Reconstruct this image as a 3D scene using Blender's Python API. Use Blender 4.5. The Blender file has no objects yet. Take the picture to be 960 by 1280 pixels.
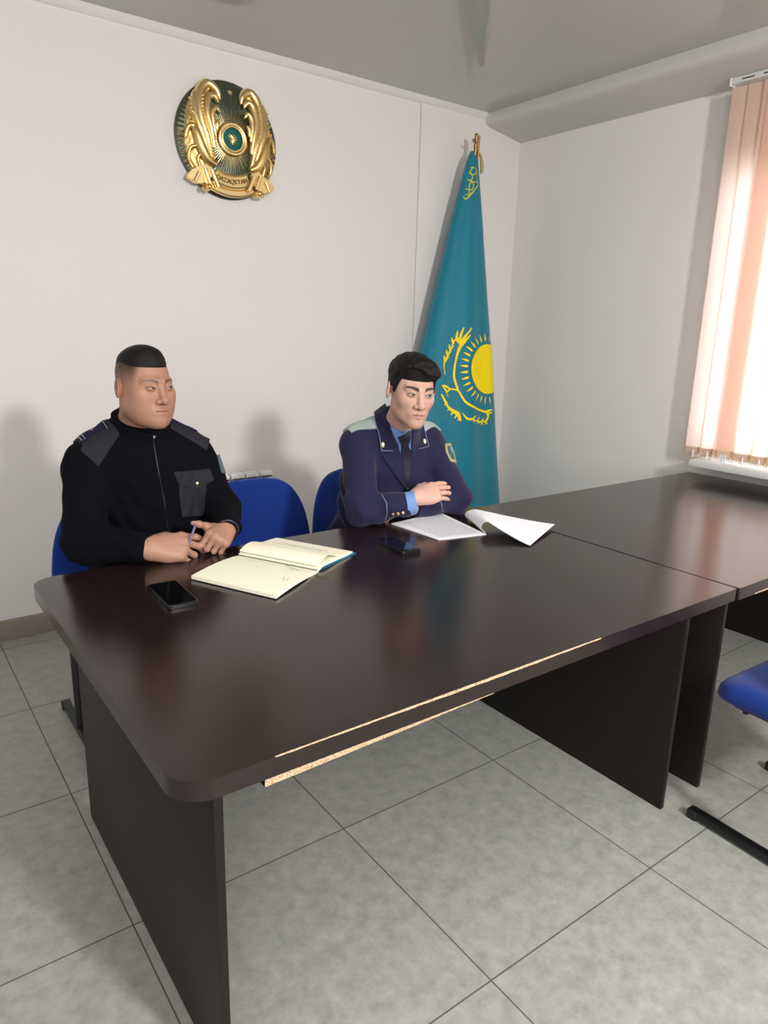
import bpy, bmesh, math, random
import numpy as np
from mathutils import Vector, Matrix, Euler

random.seed(4)
rng = np.random.default_rng(4)
SC = bpy.context.scene
COL = SC.collection
PI = math.pi

# ------------------------------------------------------------------ camera, world, lights, exposure
CAM = np.array([-0.97328, -1.46191, 1.39597])
C_R = np.array([0.8061989, -0.59105483, 0.02641069])
C_U = np.array([0.12666275, 0.21602823, 0.96813653])
C_F = np.array([0.57792723, 0.77716536, -0.24902636])
FOC = 887.87                                   # focal length in pixels of the 960 x 1280 frame
cam_d = bpy.data.cameras.new('camera')
cam_d.sensor_fit = 'VERTICAL'
cam_d.sensor_height = 32.0
cam_d.lens = 32.0 * FOC / 1280.0
cam_d.clip_start = 0.05
cam = bpy.data.objects.new('camera', cam_d)
COL.objects.link(cam)
M4 = Matrix.Identity(4)
for i in range(3):
    M4[i][0], M4[i][1], M4[i][2], M4[i][3] = C_R[i], C_U[i], -C_F[i], CAM[i]
cam.matrix_world = M4
SC.camera = cam

SC.view_settings.view_transform = 'Standard'
SC.view_settings.look = 'None'
SC.view_settings.gamma = 1.0
SC.view_settings.use_curve_mapping = False
SC.view_settings.exposure = -0.05

world = bpy.data.worlds.new('world')
SC.world = world
world.use_nodes = True
bgn = world.node_tree.nodes['Background']
bgn.inputs[0].default_value = (0.88, 0.91, 1.0, 1)
bgn.inputs[1].default_value = 9.0


def area_light(name, loc, target, sx, sy, power, color):
    d = bpy.data.lights.new(name, 'AREA')
    d.shape = 'RECTANGLE'
    d.size, d.size_y, d.energy, d.color = sx, sy, power, color
    o = bpy.data.objects.new(name, d)
    COL.objects.link(o)
    o.location = loc
    v = Vector(target) - Vector(loc)
    o.rotation_euler = v.to_track_quat('-Z', 'Y').to_euler()
    return o


area_light('ceiling_lamp_light', (0.22, -3.3, 2.33), (0.3, 0.8, 0.9), 0.30, 0.30, 106, (1.0, 0.985, 0.975))
area_light('rear_fill_light', (-2.3, -3.8, 1.7), (2.0, 1.5, 1.5), 2.0, 1.6, 62, (0.95, 0.98, 1.0))  # added fill aimed at the side wall, no window behind it
area_light('overhead_fill_light', (-0.5, -1.9, 2.60), (-0.5, -1.9, 0.0), 4.0, 2.6, 56, (0.97, 0.98, 1.0))  # broad fill added under the ceiling, not a real fixture


# ------------------------------------------------------------------ materials
def lin(c):
    return tuple(((v / 255) / 12.92 if v / 255 <= 0.04045 else ((v / 255 + 0.055) / 1.055) ** 2.4) for v in c)


MATS = {}


def mat(name, rgb, rough=0.6, metal=0.0, noise=0.0, nscale=40.0, bump=0.0, bscale=200.0, spec=0.5, trans=0.0,
        sheen=0.0, coat=0.0, stretch=None):
    if name in MATS:
        return MATS[name]
    m = bpy.data.materials.new(name)
    m.use_nodes = True
    nt = m.node_tree
    b = nt.nodes['Principled BSDF']
    c = lin(rgb)
    b.inputs['Base Color'].default_value = (*c, 1)
    b.inputs['Roughness'].default_value = rough
    b.inputs['Metallic'].default_value = metal
    b.inputs['Specular IOR Level'].default_value = spec
    b.inputs['Transmission Weight'].default_value = trans
    b.inputs['Sheen Weight'].default_value = sheen
    b.inputs['Coat Weight'].default_value = coat
    tc = nt.nodes.new('ShaderNodeTexCoord')
    src = tc.outputs['Object']
    if stretch:
        mp = nt.nodes.new('ShaderNodeMapping')
        mp.inputs['Scale'].default_value = stretch
        nt.links.new(src, mp.inputs[0])
        src = mp.outputs[0]
    if noise:
        n = nt.nodes.new('ShaderNodeTexNoise')
        n.inputs['Scale'].default_value = nscale
        n.inputs['Detail'].default_value = 5
        nt.links.new(src, n.inputs['Vector'])
        r = nt.nodes.new('ShaderNodeMapRange')
        r.inputs['From Min'].default_value = 0.3
        r.inputs['From Max'].default_value = 0.7
        r.inputs['To Min'].default_value = 1 - noise
        r.inputs['To Max'].default_value = 1 + noise
        nt.links.new(n.outputs[0], r.inputs[0])
        mx = nt.nodes.new('ShaderNodeVectorMath')
        mx.operation = 'SCALE'
        mx.inputs[0].default_value = c
        nt.links.new(r.outputs[0], mx.inputs['Scale'])
        nt.links.new(mx.outputs[0], b.inputs['Base Color'])
    if bump:
        n2 = nt.nodes.new('ShaderNodeTexNoise')
        n2.inputs['Scale'].default_value = bscale
        n2.inputs['Detail'].default_value = 3
        nt.links.new(src, n2.inputs['Vector'])
        bp = nt.nodes.new('ShaderNodeBump')
        bp.inputs['Strength'].default_value = bump
        bp.inputs['Distance'].default_value = 0.004
        nt.links.new(n2.outputs[0], bp.inputs['Height'])
        nt.links.new(bp.outputs[0], b.inputs['Normal'])
    MATS[name] = m
    return m


def mat_floor():
    m = bpy.data.materials.new('grey_floor_tiles')
    m.use_nodes = True
    nt = m.node_tree
    L = nt.links
    b = nt.nodes['Principled BSDF']
    tc = nt.nodes.new('ShaderNodeTexCoord')
    sep = nt.nodes.new('ShaderNodeSeparateXYZ')
    L.new(tc.outputs['Object'], sep.inputs[0])

    def math_(op, a, v=None, w=None):
        n = nt.nodes.new('ShaderNodeMath')
        n.operation = op
        for i, x in enumerate((a, v, w)):
            if x is None:
                continue
            if isinstance(x, (int, float)):
                n.inputs[i].default_value = x
            else:
                L.new(x, n.inputs[i])
        return n.outputs[0]

    def grout(sock):
        f = math_('FRACT', math_('DIVIDE', math_('ADD', sock, 60.0), 0.6))
        d = math_('ABSOLUTE', math_('SUBTRACT', f, 0.5))
        return math_('GREATER_THAN', d, 0.5 - 0.0019 / 0.6)
    g = math_('MAXIMUM', grout(sep.outputs[0]), grout(sep.outputs[1]))
    n1 = nt.nodes.new('ShaderNodeTexNoise')
    n1.inputs['Scale'].default_value = 22
    n1.inputs['Detail'].default_value = 9
    n1.inputs['Roughness'].default_value = 0.72
    n1.inputs['Distortion'].default_value = 0.15
    L.new(tc.outputs['Object'], n1.inputs['Vector'])
    cr = nt.nodes.new('ShaderNodeValToRGB')
    cr.color_ramp.elements[0].position = 0.28
    cr.color_ramp.elements[0].color = (*lin((140, 141, 133)), 1)
    cr.color_ramp.elements[1].position = 0.72
    cr.color_ramp.elements[1].color = (*lin((180, 179, 171)), 1)
    L.new(n1.outputs[0], cr.inputs[0])
    # faint embossed scrolls in the glaze
    n2 = nt.nodes.new('ShaderNodeTexNoise')
    n2.inputs['Scale'].default_value = 3.2
    n2.inputs['Detail'].default_value = 1
    n2.inputs['Distortion'].default_value = 2.5
    L.new(tc.outputs['Object'], n2.inputs['Vector'])
    sc = math_('ABSOLUTE', math_('SUBTRACT', math_('FRACT', math_('MULTIPLY', n2.outputs[0], 9.0)), 0.5))
    line = math_('LESS_THAN', sc, 0.035)
    n3 = nt.nodes.new('ShaderNodeTexNoise')
    n3.inputs['Scale'].default_value = 4.0
    L.new(tc.outputs['Object'], n3.inputs['Vector'])
    line = math_('MULTIPLY', line, math_('GREATER_THAN', n3.outputs[0], 0.56))
    mx0 = nt.nodes.new('ShaderNodeMix')
    mx0.data_type = 'RGBA'
    L.new(math_('MULTIPLY', line, 0.16), mx0.inputs[0])
    L.new(cr.outputs[0], mx0.inputs[6])
    mx0.inputs[7].default_value = (*lin((195, 192, 184)), 1)
    mx = nt.nodes.new('ShaderNodeMix')
    mx.data_type = 'RGBA'
    L.new(g, mx.inputs[0])
    L.new(mx0.outputs[2], mx.inputs[6])
    mx.inputs[7].default_value = (*lin((92, 88, 82)), 1)
    L.new(mx.outputs[2], b.inputs['Base Color'])
    r = math_('MULTIPLY_ADD', n1.outputs[0], 0.25, 0.26)
    L.new(math_('MAXIMUM', r, math_('MULTIPLY', g, 0.8)), b.inputs['Roughness'])
    bp = nt.nodes.new('ShaderNodeBump')
    bp.inputs['Strength'].default_value = 0.12
    bp.inputs['Distance'].default_value = 0.002
    L.new(math_('SUBTRACT', n1.outputs[0], g), bp.inputs['Height'])
    L.new(bp.outputs[0], b.inputs['Normal'])
    return m


def mat_chipboard():
    m = bpy.data.materials.new('raw_chipboard')
    m.use_nodes = True
    nt = m.node_tree
    b = nt.nodes['Principled BSDF']
    tc = nt.nodes.new('ShaderNodeTexCoord')
    v = nt.nodes.new('ShaderNodeTexVoronoi')
    v.inputs['Scale'].default_value = 260
    nt.links.new(tc.outputs['Object'], v.inputs['Vector'])
    cr = nt.nodes.new('ShaderNodeValToRGB')
    cr.color_ramp.elements[0].color = (*lin((220, 194, 160)), 1)
    cr.color_ramp.elements[1].color = (*lin((150, 112, 76)), 1)
    cr.color_ramp.elements[0].position = 0.35
    nt.links.new(v.outputs[0], cr.inputs[0])
    nt.links.new(cr.outputs[0], b.inputs['Base Color'])
    b.inputs['Roughness'].default_value = 0.9
    return m


def mat_attr(name, rough=0.5, spec=0.4, bump=0.06):
    m = bpy.data.materials.new(name)
    m.use_nodes = True
    nt = m.node_tree
    b = nt.nodes['Principled BSDF']
    a = nt.nodes.new('ShaderNodeAttribute')
    a.attribute_name = 'tint'
    nt.links.new(a.outputs['Color'], b.inputs['Base Color'])
    b.inputs['Roughness'].default_value = rough
    b.inputs['Specular IOR Level'].default_value = spec
    b.inputs['Subsurface Weight'].default_value = 0.06
    b.inputs['Subsurface Radius'].default_value = (0.6, 0.25, 0.12)
    b.inputs['Subsurface Scale'].default_value = 0.006
    tc = nt.nodes.new('ShaderNodeTexCoord')
    n2 = nt.nodes.new('ShaderNodeTexNoise')
    n2.inputs['Scale'].default_value = 350
    nt.links.new(tc.outputs['Object'], n2.inputs['Vector'])
    bp = nt.nodes.new('ShaderNodeBump')
    bp.inputs['Strength'].default_value = bump
    bp.inputs['Distance'].default_value = 0.002
    nt.links.new(n2.outputs[0], bp.inputs['Height'])
    nt.links.new(bp.outputs[0], b.inputs['Normal'])
    return m


def mat_fabric_translucent():
    m = bpy.data.materials.new('peach_blind_fabric')
    m.use_nodes = True
    nt = m.node_tree
    nt.nodes.remove(nt.nodes['Principled BSDF'])
    out = nt.nodes['Material Output']
    df = nt.nodes.new('ShaderNodeBsdfDiffuse')
    df.inputs[0].default_value = (*lin((238, 210, 190)), 1)
    tr = nt.nodes.new('ShaderNodeBsdfTranslucent')
    tr.inputs[0].default_value = (*lin((252, 230, 220)), 1)
    ms = nt.nodes.new('ShaderNodeMixShader')
    ms.inputs[0].default_value = 0.5
    nt.links.new(df.outputs[0], ms.inputs[1])
    nt.links.new(tr.outputs[0], ms.inputs[2])
    nt.links.new(ms.outputs[0], out.inputs[0])
    return m


def mat_print():
    """white paper with small grey lines of print"""
    m = bpy.data.materials.new('printed_paper')
    m.use_nodes = True
    nt = m.node_tree
    L = nt.links
    b = nt.nodes['Principled BSDF']
    uv = nt.nodes.new('ShaderNodeAttribute')
    uv.attribute_name = 'sheet'
    sep = nt.nodes.new('ShaderNodeSeparateXYZ')
    L.new(uv.outputs['Vector'], sep.inputs[0])

    def math_(op, a, v=None):
        n = nt.nodes.new('ShaderNodeMath')
        n.operation = op
        for i, x in enumerate((a, v)):
            if x is None:
                continue
            if isinstance(x, (int, float)):
                n.inputs[i].default_value = x
            else:
                L.new(x, n.inputs[i])
        return n.outputs[0]
    rows = math_('LESS_THAN', math_('FRACT', math_('MULTIPLY', sep.outputs[1], 34.0)), 0.5)
    cmb = nt.nodes.new('ShaderNodeCombineXYZ')
    L.new(math_('MULTIPLY', sep.outputs[0], 70.0), cmb.inputs[0])
    L.new(math_('FLOOR', math_('MULTIPLY', sep.outputs[1], 34.0)), cmb.inputs[1])
    n = nt.nodes.new('ShaderNodeTexNoise')
    n.inputs['Scale'].default_value = 1.0
    n.inputs['Detail'].default_value = 2
    L.new(cmb.outputs[0], n.inputs['Vector'])
    ink = math_('MULTIPLY', rows, math_('GREATER_THAN', n.outputs[0], 0.44))
    for s, lo, hi in ((sep.outputs[0], 0.1, 0.92), (sep.outputs[1], 0.14, 0.93)):
        ink = math_('MULTIPLY', ink, math_('GREATER_THAN', s, lo))
        ink = math_('MULTIPLY', ink, math_('LESS_THAN', s, hi))
    mx = nt.nodes.new('ShaderNodeMix')
    mx.data_type = 'RGBA'
    L.new(math_('MULTIPLY', ink, 0.55), mx.inputs[0])
    mx.inputs[6].default_value = (*lin((240, 240, 244)), 1)
    mx.inputs[7].default_value = (*lin((95, 95, 110)), 1)
    L.new(mx.outputs[2], b.inputs['Base Color'])
    b.inputs['Roughness'].default_value = 0.7
    return m


WALL = mat('painted_wall', (227, 222, 218), 0.85, bump=0.12, bscale=260, spec=0.2)
WALL_S = mat('painted_side_wall', (231, 228, 223), 0.85, bump=0.1, bscale=260, spec=0.2)
CEIL = mat('stretch_ceiling', (184, 184, 180), 0.07, spec=0.5)
WHITE = mat('white_plastic', (232, 232, 230), 0.35)
CORN = mat('white_cornice', (222, 220, 214), 0.6)
BASE = mat('skirting_tile', (140, 130, 116), 0.45, noise=0.12, nscale=20)
FLOOR = mat_floor()
WOOD = mat('dark_wenge_laminate', (34, 23, 22), 0.17, noise=0.22, nscale=9, spec=0.5, stretch=(1, 14, 14), bump=0.03, bscale=90)
WOODV = mat('dark_wenge_panel', (27, 19, 18), 0.5, noise=0.22, nscale=9, spec=0.3, stretch=(14, 1, 14), bump=0.04, bscale=90)
EDGE = mat('wenge_edge_band', (34, 21, 20), 0.28, noise=0.15, nscale=30)
CHIP = mat_chipboard()
BLACKM = mat('black_powder_coat', (16, 16, 18), 0.4)
BLACKP = mat('black_plastic', (22, 22, 24), 0.45)
BLUE = mat('blue_upholstery', (20, 50, 128), 0.9, noise=0.12, nscale=300, bump=0.25, bscale=700, spec=0.2, sheen=0.15)
GOLD = mat('polished_gold', (244, 216, 156), 0.32, 1.0, bump=0.05, bscale=60)
GOLDD = mat('satin_gold', (226, 194, 128), 0.36, 1.0)
GREENM = mat('dark_green_lacquer', (92, 98, 82), 0.3, 0.7)
TEALM = mat('teal_enamel', (10, 98, 92), 0.25, 0.2)
TEAL = mat('teal_flag_satin', (0, 118, 140), 0.55, noise=0.06, nscale=30, bump=0.1, bscale=900, spec=0.35, sheen=0.2)
YEL = mat('yellow_flag_print', (250, 222, 20), 0.6, spec=0.2)
YELG = mat('ochre_flag_ornament', (196, 196, 62), 0.6, spec=0.2)
BRONZE = mat('bronze_pole', (150, 108, 62), 0.35, 0.8)
TASSEL = mat('straw_cord', (178, 160, 112), 0.8, bump=0.3, bscale=400)
SKIN = mat_attr('skin')
HAIR = mat('black_hair', (16, 13, 12), 0.6, spec=0.25, noise=0.3, nscale=90, bump=0.6, bscale=260, stretch=(1, 0.25, 1))
KNIT = mat('black_navy_knit', (9, 9, 15), 0.95, noise=0.2, nscale=220, bump=0.5, bscale=420, spec=0.12)
KPATCH = mat('charcoal_patch_cloth', (38, 38, 44), 0.85, noise=0.1, nscale=300, bump=0.25, bscale=500, spec=0.2)
NAVY = mat('navy_wool', (32, 30, 62), 0.85, noise=0.1, nscale=200, bump=0.2, bscale=600, spec=0.25, sheen=0.1)
NAVYD = mat('dark_navy_cloth', (27, 27, 52), 0.85, bump=0.2, bscale=600, spec=0.2)
PIPE = mat('pale_blue_piping', (138, 150, 178), 0.7)
SHIRT = mat('light_blue_cotton', (118, 150, 206), 0.8, bump=0.15, bscale=500)
TIE = mat('black_navy_tie', (24, 22, 36), 0.6)
EPAU = mat('grey_green_epaulette', (168, 182, 176), 0.6, bump=0.3, bscale=500)
SILV = mat('silver_braid', (168, 170, 176), 0.4, 0.5)
PAPER = mat('cream_paper', (252, 246, 222), 0.75, spec=0.2)
PAPERW = mat('white_paper', (244, 244, 248), 0.7, spec=0.2)
PRINT = mat_print()
COVER = mat('blue_notebook_cover', (30, 110, 140), 0.5)
GLASSB = mat('phone_black_glass', (6, 6, 8), 0.08, spec=0.6)
PHONEB = mat('phone_dark_frame', (34, 33, 36), 0.3, 0.4)
RAD = mat('radiator_enamel', (230, 230, 226), 0.35)
RADD = mat('radiator_dark_core', (70, 70, 70), 0.6)
PEACH = mat_fabric_translucent()
PEACHD = mat('peach_hem_pocket', (202, 172, 138), 0.8)
def mat_glass():
    m = bpy.data.materials.new('window_glass')
    m.use_nodes = True
    nt = m.node_tree
    nt.nodes.remove(nt.nodes['Principled BSDF'])
    t = nt.nodes.new('ShaderNodeBsdfTransparent')
    t.inputs[0].default_value = (.95, .97, .96, 1)
    g = nt.nodes.new('ShaderNodeBsdfGlossy')
    g.inputs['Roughness'].default_value = 0.02
    f = nt.nodes.new('ShaderNodeFresnel')
    x = nt.nodes.new('ShaderNodeMixShader')
    nt.links.new(f.outputs[0], x.inputs[0])
    nt.links.new(t.outputs[0], x.inputs[1])
    nt.links.new(g.outputs[0], x.inputs[2])
    nt.links.new(x.outputs[0], nt.nodes['Material Output'].inputs[0])
    return m


GLASS = mat_glass()
VIOLET = mat('violet_pen_plastic', (112, 88, 128), 0.4)


# ------------------------------------------------------------------ object helpers
def obj(name, verts, faces, m, parent=None, smooth=False, loc=(0, 0, 0), angle=None):
    me = bpy.data.meshes.new(name)
    me.from_pydata([tuple(map(float, v)) for v in verts], [], [tuple(map(int, f)) for f in faces])
    me.materials.append(m)
    if smooth:
        me.polygons.foreach_set('use_smooth', [True] * len(me.polygons))
        if angle:
            me.set_sharp_from_angle(angle=angle)
    me.update()
    o = bpy.data.objects.new(name, me)
    COL.objects.link(o)
    o.location = loc
    if parent:
        o.parent = parent
    return o


def obj_bm(name, bm, m, parent=None, smooth=False, loc=(0, 0, 0), angle=None):
    bmesh.ops.recalc_face_normals(bm, faces=bm.faces[:])
    me = bpy.data.meshes.new(name)
    bm.to_mesh(me)
    bm.free()
    me.materials.append(m)
    if smooth:
        me.polygons.foreach_set('use_smooth', [True] * len(me.polygons))
        if angle:
            me.set_sharp_from_angle(angle=angle)
    o = bpy.data.objects.new(name, me)
    COL.objects.link(o)
    o.location = loc
    if parent:
        o.parent = parent
    return o


def empty(name, loc, rz=0):
    o = bpy.data.objects.new(name, None)
    o.empty_display_size = 0.1
    COL.objects.link(o)
    o.location = loc
    o.rotation_euler = (0, 0, rz)
    return o


def tag(o, label, cat, group=None):
    o['label'] = label
    o['category'] = cat
    if group:
        o['group'] = group
    return o


def struct(o):
    o['kind'] = 'structure'
    return o


def split(o, name=None):
    """give every loose piece of a mesh its own object under the same parent"""
    bm = bmesh.new()
    bm.from_mesh(o.data)
    bm.verts.ensure_lookup_table()
    seen, comps = set(), []
    for v in bm.verts:
        if v.index in seen:
            continue
        st_, comp = [v], []
        seen.add(v.index)
        while st_:
            w = st_.pop()
            comp.append(w.index)
            for e in w.link_edges:
                x = e.other_vert(w)
                if x.index not in seen:
                    seen.add(x.index)
                    st_.append(x)
        comps.append(sorted(comp))
    m, par = o.data.materials[0], o.parent
    for comp in comps:
        ix = {v: i for i, v in enumerate(comp)}
        F = [[ix[v.index] for v in f.verts] for f in bm.faces if f.verts[0].index in ix]
        obj(name or o.name.split('.')[0], [bm.verts[i].co for i in comp], F, m, par, True, o.location, math.radians(50))
    bm.free()
    bpy.data.objects.remove(o)


def copy_tree(o, parent=None):
    c = o.copy()
    COL.objects.link(c)
    if parent:
        c.parent = parent
    for ch in list(o.children):
        copy_tree(ch, c)
    return c


def add_box(bm, x0, x1, y0, y1, z0, z1, bev=0.0, seg=2):
    r = bmesh.ops.create_cube(bm, size=1.0)
    vs = r['verts']
    for v in vs:
        v.co.x = x0 + (v.co.x + .5) * (x1 - x0)
        v.co.y = y0 + (v.co.y + .5) * (y1 - y0)
        v.co.z = z0 + (v.co.z + .5) * (z1 - z0)
    if bev:
        es = {e for v in vs for e in v.link_edges}
        bmesh.ops.bevel(bm, geom=list(es), offset=bev, segments=seg, profile=0.5, affect='EDGES')


def box(name, b, m, parent=None, bev=0.0, seg=2, loc=(0, 0, 0)):
    bm = bmesh.new()
    add_box(bm, *b, bev, seg)
    return obj_bm(name, bm, m, parent, smooth=bev > 0, loc=loc, angle=math.radians(40))


def tube_geo(pts, rad, n=12, flat=1.0, cap=True):
    """swept tube through pts; rad scalar or list"""
    pts = np.asarray(pts, float)
    k = len(pts)
    rad = np.full(k, rad) if np.isscalar(rad) else np.asarray(rad, float)
    T = np.gradient(pts, axis=0)
    T /= np.linalg.norm(T, axis=1)[:, None] + 1e-12
    a = np.array([0, 0, 1.0]) if abs(T[0][2]) < 0.9 else np.array([1.0, 0, 0])
    N = np.cross(T[0], a)
    N /= np.linalg.norm(N)
    V, F = [], []
    for i in range(k):
        N = N - T[i] * np.dot(N, T[i])
        N /= np.linalg.norm(N)
        B = np.cross(T[i], N)
        for j in range(n):
            t = 2 * PI * j / n
            V.append(pts[i] + rad[i] * (math.cos(t) * N + flat * math.sin(t) * B))
    for i in range(k - 1):
        for j in range(n):
            j2 = (j + 1) % n
            F.append((i * n + j, i * n + j2, (i + 1) * n + j2, (i + 1) * n + j))
    if cap:
        F.append(tuple(range(n - 1, -1, -1)))
        F.append(tuple((k - 1) * n + j for j in range(n)))
    return V, F


class Geo:
    def __init__(self):
        self.V, self.F = [], []

    def add(self, VF):
        b = len(self.V)
        self.V += [tuple(map(float, v)) for v in VF[0]]
        self.F += [tuple(b + i for i in f) for f in VF[1]]
        return self

    def tube(self, pts, rad, n=12, flat=1.0):
        return self.add(tube_geo(pts, rad, n, flat))

    def ball(self, c, r, n=10, sc=(1, 1, 1)):
        bm = bmesh.new()
        bmesh.ops.create_uvsphere(bm, u_segments=n, v_segments=max(5, n // 2 + 1), radius=r)
        V = [(v.co.x * sc[0] + c[0], v.co.y * sc[1] + c[1], v.co.z * sc[2] + c[2]) for v in bm.verts]
        F = [tuple(v.index for v in f.verts) for f in bm.faces]
        bm.free()
        return self.add((V, F))

    def build(self, name, m, parent=None, smooth=True, loc=(0, 0, 0), angle=math.radians(50)):
        bm = bmesh.new()
        vs = [bm.verts.new(v) for v in self.V]
        for f in self.F:
            try:
                bm.faces.new([vs[i] for i in f])
            except ValueError:
                pass
        return obj_bm(name, bm, m, parent, smooth, loc, angle)


def spline(pts, n=24):
    """Catmull-Rom through points"""
    P = np.asarray(pts, float)
    P = np.vstack([2 * P[0] - P[1], P, 2 * P[-1] - P[-2]])
    out = []
    segs = len(P) - 3
    per = max(2, n // segs)
    for i in range(segs):
        p0, p1, p2, p3 = P[i:i + 4]
        for j in range(per):
            t = j / per
            out.append(0.5 * ((2 * p1) + (-p0 + p2) * t + (2 * p0 - 5 * p1 + 4 * p2 - p3) * t * t +
                              (-p0 + 3 * p1 - 3 * p2 + p3) * t ** 3))
    out.append(P[-2])
    return np.array(out)


def rounded_poly(corners, n=8):
    """corners: (x, y, r) counter-clockwise"""
    out = []
    k = len(corners)
    for i in range(k):
        p = np.array(corners[i][:2])
        r = corners[i][2]
        a = np.array(corners[i - 1][:2]) - p
        b = np.array(corners[(i + 1) % k][:2]) - p
        a /= np.linalg.norm(a)
        b /= np.linalg.norm(b)
        if r <= 0:
            out.append(p)
            continue
        ang = math.acos(np.clip(a @ b, -1, 1))
        d = r / math.tan(ang / 2)
        c = p + (a + b) / np.linalg.norm(a + b) * r / math.sin(ang / 2)
        s, e = p + a * d - c, p + b * d - c
        t0, t1 = math.atan2(s[1], s[0]), math.atan2(e[1], e[0])
        if t1 < t0:
            t1 += 2 * PI
        for j in range(n + 1):
            t = t0 + (t1 - t0) * j / n
            out.append(c + r * np.array([math.cos(t), math.sin(t)]))
    return out


def prism(name, outline, z0, z1, m, parent=None, loc=(0, 0, 0), bev=0.0, side=None):
    bm = bmesh.new()
    lo = [bm.verts.new((p[0], p[1], z0)) for p in outline]
    hi = [bm.verts.new((p[0], p[1], z1)) for p in outline]
    bm.faces.new(hi)
    bm.faces.new(lo[::-1])
    k = len(outline)
    for i in range(k):
        f = bm.faces.new((lo[i], lo[(i + 1) % k], hi[(i + 1) % k], hi[i]))
        if side is not None:
            f.material_index = 1
    if bev:
        es = [e for e in bm.edges if abs(e.verts[0].co.z - e.verts[1].co.z) < 1e-6]
        bmesh.ops.bevel(bm, geom=es, offset=bev, segments=2, profile=0.5, affect='EDGES')
    o = obj_bm(name, bm, m, parent, True, loc, math.radians(35))
    if side is not None:
        o.data.materials.append(side)
    return o


# ------------------------------------------------------------------ signed distance modelling
def ell(P, c, r, R=None):
    q = P - np.asarray(c)
    if R is not None:
        q = q @ R
    r = np.asarray(r)
    k0 = np.linalg.norm(q / r, axis=1)
    k1 = np.linalg.norm(q / (r * r), axis=1) + 1e-9
    return k0 * (k0 - 1.0) / k1


def rc(P, a, b, ra, rb):
    a = np.asarray(a, float)
    b = np.asarray(b, float)
    ab = b - a
    h = np.clip(((P - a) @ ab) / (ab @ ab), 0, 1)
    return np.linalg.norm(P - a - h[:, None] * ab, axis=1) - (ra + (rb - ra) * h)


def sph(P, c, r):
    return np.linalg.norm(P - np.asarray(c), axis=1) - r


def smin(a, b, k):
    h = np.maximum(k - np.abs(a - b), 0) / k
    return np.minimum(a, b) - h * h * k * 0.25


def smax(a, b, k):
    return -smin(-a, -b, k)


def chain(P, pts, rads, k=0.01):
    d = None
    for i in range(len(pts) - 1):
        e = rc(P, pts[i], pts[i + 1], rads[i], rads[i + 1])
        d = e if d is None else smin(d, e, k)
    return d


def grad(fn, P, e=6e-4):
    g = np.zeros_like(P)
    for a in range(3):
        s = np.zeros(3)
        s[a] = e
        g[:, a] = fn(P + s) - fn(P - s)
    return g / (2 * e)


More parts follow.
